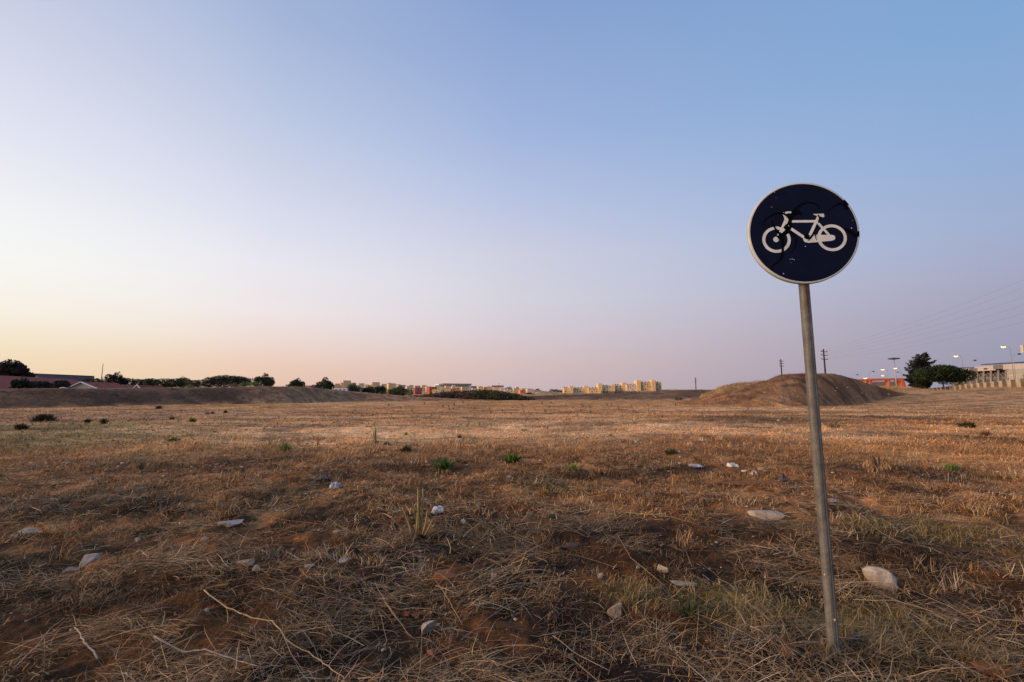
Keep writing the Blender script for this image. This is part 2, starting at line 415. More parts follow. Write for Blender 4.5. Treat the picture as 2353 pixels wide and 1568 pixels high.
def straw():
    B = Blades(); S = Blades(); G = Blades()
    # lying stalks and matted litter
    for (y0, y1, dl, dsb, wl, k) in ((1.9, 3.2, 2500, 3900, .0028, 1), (3.2, 5, 1500, 3000, .0038, 1.05), (5, 8, 560, 3000, .0062, 1.2), (8, 12, 150, 1250, .008, 1.2), (12, 20, 40, 420, .013, 1.3), (20, 34, 9, 90, .022, 1.5), (34, 60, 1.8, 13, .035, 1.8), (60, 112, .3, 4.5, .03, 2.0)):
        x, y = scatter(y0, y1, dl)
        d, rd, g = masks(x, y)
        cl = fbm(x / .55, y / .55, 101, 3)
        keep = RNG.random(len(x)) < np.clip(.05 + .3 * ss(5, 12, y) + 1.5 * ss(.40, .68, cl) - d * .25 - rd * .9, .03, 1)
        keep &= RNG.random(len(x)) > .85 * trackmask(x, y)
        x, y, d, rd, g = x[keep], y[keep], d[keep], rd[keep], g[keep]
        n = len(x)
        L = (.06 + .20 * RNG.random(n) ** 1.8 + .16 * (RNG.random(n) < .10)) * k * (1 - .42 * ss(4, 7, y))
        flow = (fbm(x / 1.5, y / 1.5, 131, 2) - .5) * 5
        az = flow + RNG.normal(0, .8, n) + math.pi * (RNG.random(n) < .5)
        tilt = np.radians(70 + 18 * RNG.random(n))
        P = np.stack([x, y, height(x, y) + .004 + .045 * RNG.random(n) ** 1.5], -1)
        c = pick(n, (3, 3, 3, 2, 1.2, 1.0, 2.5))
        far = ss(6, 14, y)
        c = mix(c, zonecol(x, y) * 1.25, .22 + .5 * far)
        dk = np.clip(d + .6 * ss(.5, .68, fbm(x / 1.1, y / .8, 175, 3)) * (1 - far), 0, 1); hi = RNG.random(n) < .16
        c = mix(c, c * (.34, .34, .35), dk * .85 * (~hi))  # stalks over the gaps darkened in colour, as if shaded
        B.add(P, az, tilt, L, wl * (.6 + .8 * RNG.random(n)), c, bend=.12)
        # short stubble, leaf scraps
        x, y = scatter(y0, y1, dsb)
        d, rd, g = masks(x, y)
        cl = fbm(x / .4, y / .4, 111, 3)
        keep = RNG.random(len(x)) < np.clip(.10 + .3 * ss(5, 12, y) + 1.2 * ss(.42, .62, cl) - rd * .6 - d * .2, .05, 1)
        keep &= RNG.random(len(x)) > .88 * trackmask(x, y)
        x, y, d, g, cl = x[keep], y[keep], d[keep], g[keep], cl[keep]
        n = len(x)
        L = (.018 + .045 * RNG.random(n) ** 1.4) * (1 + .5 * ss(5, 12, y)) * k * (1 + .8 * ss(.6, .75, fbm(x / .9, y / .9, 112, 2)))
        tilt = np.radians(15 + 70 * RNG.random(n) ** .8)
        P = np.stack([x, y, height(x, y) - .003 + .02 * RNG.random(n) ** 2], -1)
        c = pick(n, (3, 4, 1.5, 3, .7, 2.0, 1))
        c = mix(c, zonecol(x, y) * (.55 + 1.3 * RNG.random((n, 1)) ** 1.5), .35 + .4 * ss(6, 14, y))
        dk = np.clip(d + .6 * ss(.5, .68, fbm(x / 1.1, y / .8, 175, 3)) * (1 - ss(6, 12, y)), 0, 1)
        c = mix(c, c * (.3, .29, .29), dk * .85)  # stubble takes the same painted gap shade
        c = mix(c, np.array((.17, .17, .06)) * (.6 + .8 * RNG.random((n, 1))), np.clip(g, 0, 1) * .55 * (RNG.random(n) < .7))
        S.add(P, RNG.random(n) * 6.283, tilt, L, wl * 1.15 * (.5 + 1.0 * RNG.random(n)), c, bend=.3)
    for (u, v, ru, rv) in SHADE_GAPS + [(900, 1500, 260, 60), (500, 1545, 200, 40), (1250, 1520, 300, 40), (1650, 1500, 200, 50), (1150, 1350, 140, 40)]:
        if v < 1160: continue
        cx, cy = gnd(u, v); ex, _ = gnd(u + ru, v); _, fy = gnd(u, v - rv)
        n = int(130 * min(3.2, max(.5, abs(ex - cx) * max(abs(fy - cy), .12) * 6)))
        x = cx + RNG.normal(0, .62, n) * abs(ex - cx); y = cy + RNG.normal(0, .62, n) * max(abs(fy - cy), .12); ok = y > 1.8; x, y = x[ok], y[ok]; n = len(x)
        B.add(np.stack([x, y, height(x, y) + .01 + .06 * RNG.random(n)], -1), RNG.random(n) * 6.283, np.radians(62 + 30 * RNG.random(n)), .08 + .26 * RNG.random(n) ** 1.5, .0026 * (y / 2.6) * (.6 + .7 * RNG.random(n)), np.array([(.42, .31, .20)]) * (.15 + 1.3 * RNG.random((n, 1)) ** 2.2), bend=.22)
    tag(B.build('dead_straw'), 'tangle of grey and tan dead straw lying on the red earth of the field', 'dry straw', kind='stuff')
    # upright clumps
    m_ = 420; cx = []; cy = []
    x, y = scatter(3.4, 15, 3.2); kk = RNG.permutation(len(x))[:m_]; x, y = x[kk], y[kk]; rep = 26
    cx = np.repeat(x, rep) + RNG.normal(0, .035, len(x) * rep) * (1 + np.repeat(y, rep) / 8); cy = np.repeat(y, rep) + RNG.normal(0, .03, len(x) * rep) * (1 + np.repeat(y, rep) / 8); n = len(cx); big = np.repeat(.6 + .8 * RNG.random(len(x)), rep)
    cc = np.repeat(PAL[RNG.choice([0, 1, 2, 4, 6], len(x))], rep, 0) * (.4 + .75 * RNG.random((n, 1)))
    S.add(np.stack([cx, cy, height(cx, cy) - .004], -1), RNG.random(n) * 6.283, np.radians(4 + 46 * RNG.random(n)), (.045 + .07 * RNG.random(n)) * big * (1 + cy / 22), .0035 * (1 + cy / 7) * (.6 + .6 * RNG.random(n)), cc, bend=.2)
    tag(S.build('dry_stubble'), 'short brown and gold dry grass stubble covering the open field', 'dry grass', kind='stuff')
    # live green blades in patches
    for (u, v, ru, rv, n) in ((2150, 1225, 260, 30, 2600), (2000, 1440, 190, 60, 1700), (1680, 1385, 120, 46, 900), (1450, 1370, 70, 24, 400), (1100, 1240, 70, 16, 250), (1280, 1120, 60, 10, 300), (100, 1000, 300, 20, 1600), (2250, 1500, 150, 60, 900)):
        cx, cy = gnd(u, v); ex, _ = gnd(u + ru, v); _, fy = gnd(u, v - rv)
        x = cx + RNG.normal(0, .5, n) * abs(ex - cx); y = cy + RNG.normal(0, .6, n) * max(abs(fy - cy), .1)
        ok = (y > 1.7) & (fbm(x / .3, y / .3, 121, 2) > .45); x, y = x[ok], y[ok]; n = len(x)
        sc = 1 + y / 12
        P = np.stack([x, y, height(x, y)], -1)
        c = mix((.13, .115, .045), (.46, .33, .14), RNG.random(n) ** .8) * (.35 + .6 * RNG.random((n, 1)))
        G.add(P, RNG.random(n) * 6.283, np.radians(10 + 65 * RNG.random(n)), (.03 + .07 * RNG.random(n)) * sc, .004 * sc * (.6 + .7 * RNG.random(n)), c, bend=.35)
    tag(G.build('olive_grass'), 'thin patches of olive green grass blades among the dead straw', 'grass', kind='stuff')
    # weeds on the banks
    W = Blades()
    for name, n, L0, wd, colr in (('embankment', 20000, .20, .022, ((.10, .07, .05), (.30, .19, .12))), ('mound', 34000, .19, .022, ((.12, .075, .05), (.34, .22, .13))),
                                  ('grassy_rise', 17000, .38, .028, ((.30, .19, .09), (.52, .35, .18))), ('far_bank', 20000, .45, .045, ((.07, .055, .035), (.2, .13, .08))), ('dry_grass_bank', 26000, .6, .03, ((.32, .21, .10), (.56, .38, .2)))):
        V, C, t = RIDGE_PTS[name]
        nr, na, _ = V.shape
        i = RNG.integers(0, nr - 1, n); j = RNG.integers(0, na - 1, n); a = RNG.random((n, 1)); b = RNG.random((n, 1))
        P = V[i, j] * (1 - a) * (1 - b) + V[i + 1, j] * a * (1 - b) + V[i, j + 1] * (1 - a) * b + V[i + 1, j + 1] * a * b
        keep = (fbm(P[:, 0] / 2.5, P[:, 1] / 2.5, 140, 3) > .42) & (t[i, j] > .06); P = P[keep]; c0 = C[i, j][keep]; n = len(P)
        c = mix(mix(colr[0], colr[1], RNG.random(n)), c0 * 1.1, .5)
        W.add(P, RNG.random(n) * 6.283, np.radians(5 + 50 * RNG.random(n)), L0 * (.5 + .8 * RNG.random(n)), wd * (.5 + RNG.random(n)), c, bend=.3)
    tag(W.build('bank_weeds'), 'dry weeds and tall dead grass growing over the earth banks', 'dry weeds', kind='stuff')
    # pebbles
    ph = (1 + 5 ** .5) / 2
    ico = np.array([(-1, ph, 0), (1, ph, 0), (-1, -ph, 0), (1, -ph, 0), (0, -1, ph), (0, 1, ph), (0, -1, -ph), (0, 1, -ph), (ph, 0, -1), (ph, 0, 1), (-ph, 0, -1), (-ph, 0, 1)]) / 1.9
    icf = np.array([(0, 11, 5), (0, 5, 1), (0, 1, 7), (0, 7, 10), (0, 10, 11), (1, 5, 9), (5, 11, 4), (11, 10, 2), (10, 7, 6), (7, 1, 8), (3, 9, 4), (3, 4, 2), (3, 2, 6), (3, 6, 8), (3, 8, 9), (4, 9, 5), (2, 4, 11), (6, 2, 10), (8, 6, 7), (9, 8, 1)])
    X = []; 
    for (y0, y1, d, s) in ((1.9, 4, 34, .007), (4, 8, 20, .010), (8, 16, 14, .02), (16, 40, 1.6, .035)):
        x, y = scatter(y0, y1, d); keep = RNG.random(len(x)) < .25 + ss(.5, .7, fbm(x / 1.4, y / 1.4, 150, 3)) + .9 * ss(0, 6, -x) * (y > 7); x, y = x[keep], y[keep]
        X.append((x, y, s * (.5 + 1.4 * RNG.random(len(x)) ** 2)))

    x = np.concatenate([a[0] for a in X]); y = np.concatenate([a[1] for a in X]); s = np.concatenate([a[2] for a in X]); n = len(x)
    sc = np.stack([s * (.8 + .8 * RNG.random(n)), s * (.7 + .6 * RNG.random(n)), s * (.4 + .4 * RNG.random(n))], -1)
    V = ico[None] * (.72 + .5 * RNG.random((n, 12, 1))) * sc[:, None]
    a = RNG.random(n) * 6.283; ca, sa = np.cos(a)[:, None], np.sin(a)[:, None]
    V = np.stack([V[..., 0] * ca - V[..., 1] * sa, V[..., 0] * sa + V[..., 1] * ca, V[..., 2]], -1) + np.stack([x, y, height(x, y) + s * .25 + .006], -1)[:, None]
    cc = np.array([(.36, .29, .22), (.28, .2, .14), (.36, .16, .08), (.22, .16, .12), (.52, .46, .38)])[RNG.integers(0, 5, n)] * (.6 + .5 * RNG.random((n, 1)))
    Fc = (icf[None] + (np.arange(n) * 12)[:, None, None]).reshape(-1, 3)
    tag(npmesh('loose_gravel', V.reshape(-1, 3), Fc, GRAVEL_M, col=np.repeat(cc, 12, 0)), 'loose small pebbles and grit scattered over the field', 'gravel', kind='stuff')
straw()

# ------------------------------------------------------------------ stones and rubble
def rock_mesh(size, seed, rounded=.3, pts=18, sub=2):
    rr = random.Random(seed)
    bm = bmesh.new()
    for _ in range(pts):
        v = Vector((rr.gauss(0, 1), rr.gauss(0, 1), rr.gauss(0, 1))).normalized()
        q = Vector([math.copysign(abs(c) ** .7, c) for c in v]) * (.82 + .25 * rr.random())
        bm.verts.new(q)
    r = bmesh.ops.convex_hull(bm, input=bm.verts[:])
    for v in [v for v in bm.verts if not v.link_faces]: bm.verts.remove(v)
    bmesh.ops.subdivide_edges(bm, edges=bm.edges[:], cuts=sub, use_grid_fill=True, smooth=rounded)
    for v in bm.verts:
        n = fbm(np.array([v.co.x * 2.2 + seed]), np.array([v.co.y * 2.2 + v.co.z * 1.7]), seed, 3)[0] - .5
        v.co *= 1 + n * .30
        v.co = Vector((v.co.x * size[0] / 2, v.co.y * size[1] / 2, v.co.z * size[2] / 2))
    bmesh.ops.recalc_face_normals(bm, faces=bm.faces[:])
    me = bpy.data.meshes.new('stone'); bm.to_mesh(me); bm.free()
    return me
STONE = {}
def stonemat(key):
    tbl = {'pale': ((.40, .355, .295), (.26, .22, .175)), 'grey': ((.36, .33, .32), (.22, .20, .19)), 'tan': ((.42, .31, .20), (.27, .18, .11)),
           'cream': ((.48, .435, .36), (.31, .26, .20)), 'brick': ((.42, .13, .075), (.28, .09, .055)), 'orange': ((.30, .12, .04), (.15, .06, .025)),
           'dark': ((.06, .048, .045), (.03, .025, .024)), 'brown': ((.12, .075, .065), (.07, .045, .04)), 'charcoal': ((.09, .095, .10), (.05, .05, .055))}
    a, b = tbl[key]
    return mat('stone ' + key, a, .88, col2=b, scale=16, bump=.6, bscale=60, spec=.25)
def pxsize(u, v, w, h):
    """real size of something w x h image pixels standing on the ground at u, v"""
    x, y = gnd(u, v); d = y * CP - CAM_H * SP
    return w / F * d, h / F * d
def stone(u, v, w, h, key, label, cat='stone', name='stone', seed=None, flat=1.0, rz=0, sink=.30, group=None, deep=None, tilt=0, rounded=.12, pts=13, hs=1.0):
    x, y = gnd(u, v + h * .5); W, Hh = pxsize(u, v + h * .5, w, h)
    dep = W * (deep or .75)
    seed = seed or int(u * 7 + v)
    ang = math.atan2(CAM_H, y)
    zz = max((Hh - dep * math.sin(ang) * .6) / math.cos(ang) * 1.35 * (.6 + .4 * flat), Hh * .45)
    zz = min(zz, W * 1.15) * hs; W *= 1.1
    me = rock_mesh((W, dep, zz), seed, rounded=rounded, pts=pts)
    me.materials.append(stonemat(key))
    o = bpy.data.objects.new(name, me); o.location = (x, y + dep * .35, H(x, y) + zz * (.5 - sink))
    o.rotation_euler = (tilt, 0, rz); COL.objects.link(o)
    return tag(o, label, cat, group or 'stones and rubble lying in the field')
S_ = stone
S_(45, 1222, 84, 24, 'pale', 'long flat pale stone at the far left edge of the field', rz=.2, flat=.7, tilt=.1)
S_(198, 1282, 44, 32, 'grey', 'larger cracked grey stone behind a flat grey slab on the left', rz=.3)
S_(160, 1293, 46, 16, 'grey', 'flat grey slab touching the cracked grey stone on the left', rz=.1, flat=.7)
S_(524, 1200, 56, 17, 'grey', 'grey wedge shaped flat stone with a pointed right end', rz=-.1, flat=.8)
S_(1768, 1176, 74, 26, 'cream', 'flat cream stone lying left of the sign pole', rz=-.25, pts=16, hs=1.3, deep=.6)
S_(2036, 1329, 64, 40, 'cream', 'big pale rounded stone with a yellowish side, right of the sign pole', rz=-.35, deep=.8, pts=22, rounded=.3, hs=1.5, sink=.3)
S_(1418, 1388, 46, 36, 'tan', 'chunky tan stone half buried in straw at bottom centre', rz=.3)
S_(986, 1433, 38, 32, 'cream', 'angular pinkish white stone at bottom centre, beside a brick shard', pts=10, rounded=0, rz=.4, sink=.2)
S_(957, 1399, 27, 18, 'brick', 'red brick shard just above the angular white stone', 'brick fragment', 'brick_fragment', pts=9, rounded=0, rz=.8)
S_(936, 1401, 16, 15, 'brick', 'dull pink brick chip touching the left side of the red shard', 'brick fragment', 'brick_fragment', pts=9, rounded=0, rz=.2)
S_(988, 1497, 26, 17, 'brick', 'red brick shard nearest the bottom edge of the picture', 'brick fragment', 'brick_fragment', pts=9, rounded=0)
S_(1313, 1250, 44, 19, 'brown', 'dark brown tile fragment lying in the matted straw', 'tile fragment', 'tile_fragment', pts=10, rounded=0, flat=.6)
S_(802, 1266, 46, 21, 'dark', 'black slab fragment left of the dried stump of stalks', 'slab fragment', 'slab_fragment', pts=10, rounded=0)
S_(1022, 1322, 60, 34, 'orange', 'crumbly orange lump of earth below the dried stalks', 'clod', 'earth_clod', rounded=.05, pts=40, hs=.55, sink=.4)
S_(558, 1298, 50, 26, 'tan', 'dusty tan stone level with the ground left of centre', flat=.5)
S_(786, 1293, 40, 14, 'grey', 'thin grey flake lying below the black slab fragment', flat=.5)
S_(586, 1318, 14, 14, 'pale', 'small egg shaped pebble right of the dusty tan stone', rounded=.8)
S_(708, 1315, 20, 9, 'pale', 'small oval pale pebble between the tan stone and the orange clod', rounded=.8)
S_(509, 1349, 28, 13, 'orange', 'small orange stone on the bare red earth', flat=.8)
S_(553, 1358, 18, 12, 'orange', 'orange stone just right of the small one on red earth')
S_(578, 1392, 14, 10, 'brick', 'tiny reddish chip on bare earth below the orange stones')
S_(474, 1399, 12, 10, 'pale', 'tiny pale chip on the bare red earth of the lower left')
S_(1966, 1466, 36, 22, 'charcoal', 'dark stone with a pale top beside the foot of the pole')
S_(1812, 1500, 36, 18, 'orange', 'curled orange chunk in the shade left of the pole foot', tilt=.4)
S_(2306, 1541, 80, 34, 'orange', 'large orange earth lump in the lower right corner', 'clod', 'earth_clod', rounded=.05, pts=40, hs=.7, sink=.35)
S_(1136, 1325, 15, 20, 'cream', 'small upright white chip right of the orange earth lump')
S_(1527, 1309, 26, 22, 'cream', 'chalky white chip standing in straw left of the flat pale stone')
S_(1576, 1336, 60, 20, 'pale', 'broad flat pale stone buried in grass near bottom centre', flat=.5)
S_(1383, 1327, 16, 12, 'cream', 'small white chip above the chunky tan stone')
S_(1468, 1300, 10, 16, 'cream', 'narrow white chip left of the chalky white one')
S_(851, 1387, 30, 12, 'pale', 'curved pale shard left of the brick shards', flat=.6)
S_(812, 1391, 22, 12, 'orange', 'ochre stone touching the curved pale shard')
S_(315, 1235, 12, 12, 'cream', 'lone pale pebble above the cracked grey stone', rounded=.6)
S_(467, 1244, 14, 9, 'pale', 'lone grey white pebble below the wedge shaped stone', rounded=.6)
S_(414, 1270, 16, 9, 'pale', 'flat pebble right of the cracked grey stone', rounded=.6)
S_(772, 1217, 24, 10, 'tan', 'tan flake in the straw right of the wedge shaped stone', flat=.6)
S_(1803, 1100, 30, 24, 'charcoal', 'charcoal grey rock beside an orange earth heap')
S_(1752, 1084, 14, 9, 'tan', 'round tan pebble left of the charcoal rock', rounded=.7)
S_(1462, 1014, 8, 7, 'cream', 'tiny bright pebble in the golden mid field', rounded=.6)
S_(1170, 1098, 13, 11, 'pale', 'round light grey pebble in the brown mid field', rounded=.8)
S_(1461, 962, 10, 5, 'cream', 'small white stone beside the dark ruts of the mid field')
S_(1006, 928 + 18, 6, 4, 'cream', 'white speck of stone on the pale track of the far field')
# earth heap
S_(1742, 1110, 150, 15, 'orange', 'low heap of loose orange earth left of the charcoal rock', 'earth heap', 'earth_heap', rounded=.1, pts=40, deep=.3, hs=.5, sink=.45)
# stones on the mound
rr = random.Random(5)
MW = [(2042, 884 + 24, 7), (1811, 882, 3), (1816, 888, 3), (1822, 906, 4), (1757, 902, 4), (1779, 912, 3), (1795, 910, 2.5), (1811, 911, 4), (1834, 912, 4), (1797, 915, 4), (1840, 914, 3), (1847, 912, 3),
      (1770, 929, 2.5), (1832, 928, 2.5), (1922, 892, 4), (1946, 891, 7), (1920, 900, 5), (1979, 905, 6), (1971, 912, 5), (1728, 926, 2.5)]
def on_ridge(name, u, v):
    V, C, t = RIDGE_PTS[name]
    P = V.reshape(-1, 3)[:(V.shape[0] * 2 // 3) * V.shape[1]]
    dep = P[:, 1] * CP + (P[:, 2] - CAM_H) * SP
    pu = CX + P[:, 0] / dep * F; pv = CY - ((P[:, 2] - CAM_H) * CP - P[:, 1] * SP) / dep * F
    k = np.argmin((pu - u) ** 2 + (pv - v) ** 2)
    return P[k], dep[k]
for k, (u, v, w) in enumerate(MW):
    p, dep = on_ridge('mound', u, v)
    W = w / F * dep
    me = rock_mesh((W, W * .8, W * .6), 300 + k, pts=12); me.materials.append(stonemat('cream'))
    o = bpy.data.objects.new('stone', me); o.location = (p[0], p[1], p[2] + W * .12); o.rotation_euler = (0, 0, rr.random() * 3); COL.objects.link(o)
    tag(o, 'small white stone lying on the slope of the brown earth mound', 'stone', 'white stones on the earth mound')
for (u, v, w, l) in ((2187 - 530 + 0, 0, 0, ''),):
    pass
def pale_patch_stone(u, v, w, h, label): return S_(u, v, w, h, 'cream', label, flat=.7)
pale_patch_stone(2209, 1586 * .5745 + 0, 12, 4, 'flat white stone in the field in front of the panelled wall')
pale_patch_stone(1394, 943 + 2, 5, 3, 'tiny white stone far out in the straw field, right of centre')
pale_patch_stone(2283, 987, 9, 5, 'white stone beside the dark tuft at the right edge')
pale_patch_stone(547, 1001 - 10 + 0, 9, 6, 'white stone on the greenish strip of the left field')

# ------------------------------------------------------------------ litter
def litter(u, v, w, h, col, label, cat, name, seed, crumple=.35, flat=.0, rough=.6):
    x, y = gnd(u, v + h * .5); W, Hh = pxsize(u, v + h * .5, w, h); W *= .9; Hh *= .8
    rr_ = np.random.default_rng(seed); n = 13
    a = np.linspace(-1, 1, n); U, Vv = np.meshgrid(a, a)
    X = U * W / 2; Y = Vv * W * .35
    fold = np.abs(fbm(U * 1.6 + seed, Vv * 1.6, seed, 3) - .5) * 2
    rid = np.abs(np.sin(U * 3.1 + Vv * 2.2 + seed)) * .45 + np.abs(np.sin(U * -2.0 + Vv * 4.1 + seed * 2)) * .3
    Z = Hh * (.15 + crumple * .4 + .55 * rid + .35 * fold) * (1 - .75 * np.maximum(np.abs(U), np.abs(Vv)) ** 4) + rr_.normal(0, Hh * .05, U.shape)
    X = X * (1 - .25 * fbm(U * 2, Vv * 2 + seed, seed + 1, 2)) + rr_.normal(0, W * .015, U.shape)
    Y = Y + (fbm(U * 2.2, Vv * 2.2, seed + 2, 2) - .5) * W * .4
    edge = np.maximum(np.abs(U), np.abs(Vv)) > .99
    Z = np.where(edge, Z * .35, Z)
    V = np.stack([X + x, Y + y + W * .25, np.maximum(Z, .003) + H(x, y) + .012], -1).reshape(-1, 3)
    i = np.arange(n - 1)[:, None]; j = np.arange(n - 1)[None]
    q = np.stack([i * n + j, i * n + j + 1, (i + 1) * n + j + 1, (i + 1) * n + j], -1).reshape(-1, 4)
    q = q[rr_.random(len(q)) > .06]
    o = npmesh(name, V, q, mat('litter ' + label[:18], col, rough, .2, 20, bump=.4, spec=.4), loc=(x, y, H(x, y)))
    sd = o.modifiers.new('thick', 'SOLIDIFY'); sd.thickness = .0012
    return tag(o, label, cat, 'litter in the field')
litter(1006, 1172, 38, 22, (.62, .60, .61), 'white crumpled scrap of paper beside the dried stalks', 'paper scrap', 'paper_scrap', 3, .5)
litter(767, 1118, 28, 22, (.56, .56, .57), 'white torn crumpled wrapper left of centre', 'wrapper', 'crumpled_wrapper', 4, .5)
litter(739, 1098, 40, 13, (.02, .02, .022), 'black plastic scrap above the torn white wrapper', 'plastic scrap', 'plastic_scrap', 5, .5, rough=.3)
litter(1686, 1075, 28, 14, (.66, .64, .62), 'bright white crumpled rag left of the sign pole', 'rag', 'crumpled_rag', 6, .5)
litter(1601, 1071, 40, 10, (.46, .49, .55), 'bluish white torn litter left of the bright rag', 'litter', 'torn_wrapper', 7, .4)
litter(1735, 1090, 18, 16, (.55, .42, .36), 'pinkish crumpled scrap right of the bright rag', 'paper scrap', 'paper_scrap', 8, .6)
litter(1713, 1086, 16, 7, (.75, .73, .68), 'small pale scrap between the bright rag and the pinkish scrap', 'paper scrap', 'paper_scrap', 9, .4)
litter(1064, 1198, 16, 14, (.66, .6, .52), 'thin curled pale scrap right of the white paper', 'paper scrap', 'paper_scrap', 10, .7)
litter(1920, 1190 - 38, 30, 10, (.42, .46, .52), 'greyish torn plastic just right of the pole in the grass', 'plastic scrap', 'plastic_scrap', 12, .3)

# ------------------------------------------------------------------ plants
def tuft(u, v, w, h, cols, label, cat='plant', name='green_plant', n=60, seed=1, spread=55, wid=.09, group='green plants in the field', stiff=False):
    global RNG
    keep = RNG; RNG = np.random.default_rng(seed)
    x, y = gnd(u, v + h * .5); W, Hh = pxsize(u, v + h * .5, w, h)
    z = H(x, y)
    B = Blades()
    px = x + RNG.normal(0, W * .14, n); py = y + RNG.normal(0, W * .12, n) + W * .1
    az = RNG.random(n) * 6.283
    az = np.where(RNG.random(n) < .6, np.arctan2(py - y - W * .1, px - x), az)
    tilt = np.radians(spread * RNG.random(n))
    L = Hh * (.65 + .55 * RNG.random(n)) * (1.05 if stiff else 1.2)
    c = mix(cols[0], cols[1], RNG.random(n)) * (.7 + .6 * RNG.random((n, 1)))
    B.add(np.stack([px, py, np.full(n, z - .01)], -1), az, tilt, L, np.full(n, Hh * wid) * (.6 + .8 * RNG.random(n)), c, bend=.06 if stiff else .3)
    o = B.build(name, LEAF_M, loc=(x, y, z))
    RNG = keep
    return tag(o, label, cat, group)
GR = ((.04, .085, .016), (.12, .21, .04)); DG = ((.03, .045, .018), (.08, .11, .04)); DK = ((.025, .03, .015), (.07, .07, .035)); PG = ((.20, .20, .08), (.36, .33, .16)); BR = ((.10, .06, .035), (.22, .14, .08))
tuft(1020, 1068, 44, 24, GR, 'bright green low plant in a dark hollow, centre of the field', seed=1, n=160, wid=.16)
tuft(1178, 1052, 40, 22, GR, 'bright green plant right of the one in the dark hollow', seed=2, n=140, wid=.16)
tuft(1318, 1073, 34, 18, ((.12, .15, .04), (.26, .28, .09)), 'yellowish green tuft, third of the row at field centre', seed=3, n=90, wid=.12)
tuft(1543, 1040, 34, 13, DG, 'dark green weed low on the ground right of centre', seed=4, n=90, wid=.2)
tuft(1604, 1054, 24, 13, DK, 'withered blackish weed just right of the dark green one', 'weed', 'withered_weed', seed=5, n=60)
tuft(653, 1025, 30, 18, GR, 'spiky green weed left of the tall pale weed', 'weed', 'green_weed', seed=6, n=80, wid=.14)
tuft(622, 1012, 14, 18, ((.16, .2, .06), (.3, .3, .12)), 'thin pale green sprig beside the spiky weed', 'weed', 'green_weed', seed=7, n=14, wid=.05, spread=25)
tuft(861, 997, 16, 36, PG, 'tall slender pale green weed standing in the pale track', 'weed', 'tall_weed', seed=8, n=26, wid=.035, spread=12, stiff=True)
tuft(730, 1005, 10, 30, BR, 'bare brown dead weed left of the tall pale one', 'dead weed', 'dead_weed', seed=9, n=9, wid=.03, spread=22, stiff=True, group='dead weeds')
tuft(933, 1029, 40, 14, DG, 'leafy green weed right of the tall pale weed', 'weed', 'green_weed', seed=10, n=90, wid=.16)
tuft(888, 1018, 24, 7, DG, 'flat dark weed between the tall pale weed and the leafy one', 'weed', 'green_weed', seed=11, n=50, wid=.2)
tuft(1056, 1004, 14, 9, DG, 'small green weed beyond the bright plants', 'weed', 'green_weed', seed=12, n=40, wid=.14)
tuft(1040, 993, 8, 16, BR, 'dead stalk beside the small green weed', 'dead weed', 'dead_weed', seed=13, n=8, wid=.04, spread=26, stiff=True, group='dead weeds')
tuft(932, 983 + 14, 14, 8, GR, 'small round weed behind the leafy one', 'weed', 'green_weed', seed=14, n=40, wid=.14)
tuft(1205, 986, 22, 7, ((.1, .13, .04), (.22, .24, .08)), 'low yellow green weed in the golden field centre', 'weed', 'green_weed', seed=15, n=50, wid=.14)
tuft(1404, 1000, 14, 6, GR, 'small vivid green weed in the golden grass', 'weed', 'green_weed', seed=16, n=40, wid=.16)
tuft(2189, 1077, 36, 16, ((.08, .15, .03), (.2, .31, .07)), 'bright green low plant right of the sign pole', seed=17, n=130, wid=.16)
tuft(395, 1013, 32, 11, GR, 'low bright green weed left of the spiky weed', 'weed', 'green_weed', seed=18, n=70, wid=.2)
tuft(1582, 1388, 44, 44, DG, 'dark green weed in yellow straw at bottom centre', 'weed', 'green_weed', seed=19, n=90, wid=.06, spread=60)
tuft(1095 - 60, 1218 - 20, 20, 16, DG, 'little dark green sprig in the straw by the dried stalks', 'weed', 'green_weed', seed=20, n=24, wid=.07, spread=50)
tuft(2230, 980, 46, 13, DK, 'dark bushy tuft near the right edge', 'tuft', 'dark_tuft', seed=21, n=220, wid=.12, group='dark tufts')
tuft(2266, 996, 24, 12, BR, 'brownish tuft just below the dark one at the right', 'tuft', 'dark_tuft', seed=22, n=120, wid=.1, group='dark tufts')
tuft(1920, 979, 34, 12, ((.14, .12, .06), (.3, .24, .12)), 'faded olive tuft right of the sign pole', 'tuft', 'faded_tuft', seed=23, n=120, wid=.1, group='dark tufts')
tuft(95, 960, 50, 15, DK, 'largest dark green bush low on the left field', 'bush', 'low_bush', seed=24, n=1500, wid=.05, spread=80, group='dark tufts')
tuft(45, 985, 26, 14, DK, 'dark tuft below the largest dark bush on the left', 'tuft', 'dark_tuft', seed=25, n=240, wid=.12, group='dark tufts')
tuft(200, 967, 12, 8, DK, 'small dark tuft right of the largest bush', 'tuft', 'dark_tuft', seed=26, n=140, wid=.14, group='dark tufts')
tuft(238, 969, 10, 11, DK, 'upright small dark tuft beyond the green strip', 'tuft', 'dark_tuft', seed=27, n=140, wid=.12, group='dark tufts')
tuft(364, 937, 13, 7, DK, 'round black looking shrub at the foot of the embankment', 'shrub', 'dark_shrub', seed=28, n=220, wid=.14, spread=80, group='dark tufts')
tuft(394, 963, 12, 6, DG, 'low dark weed left of the green flat weed', 'weed', 'dark_weed', seed=29, n=90, wid=.16, group='dark tufts')
tuft(440, 967, 22, 8, GR, 'flat green weed in the left field, largest green one there', 'weed', 'green_weed', seed=30, n=130, wid=.14)
tuft(476, 949, 9, 6, DK, 'leftmost of three little dark shrubs in a row', 'shrub', 'dark_shrub', seed=31, n=120, wid=.16, spread=80, group='dark tufts')
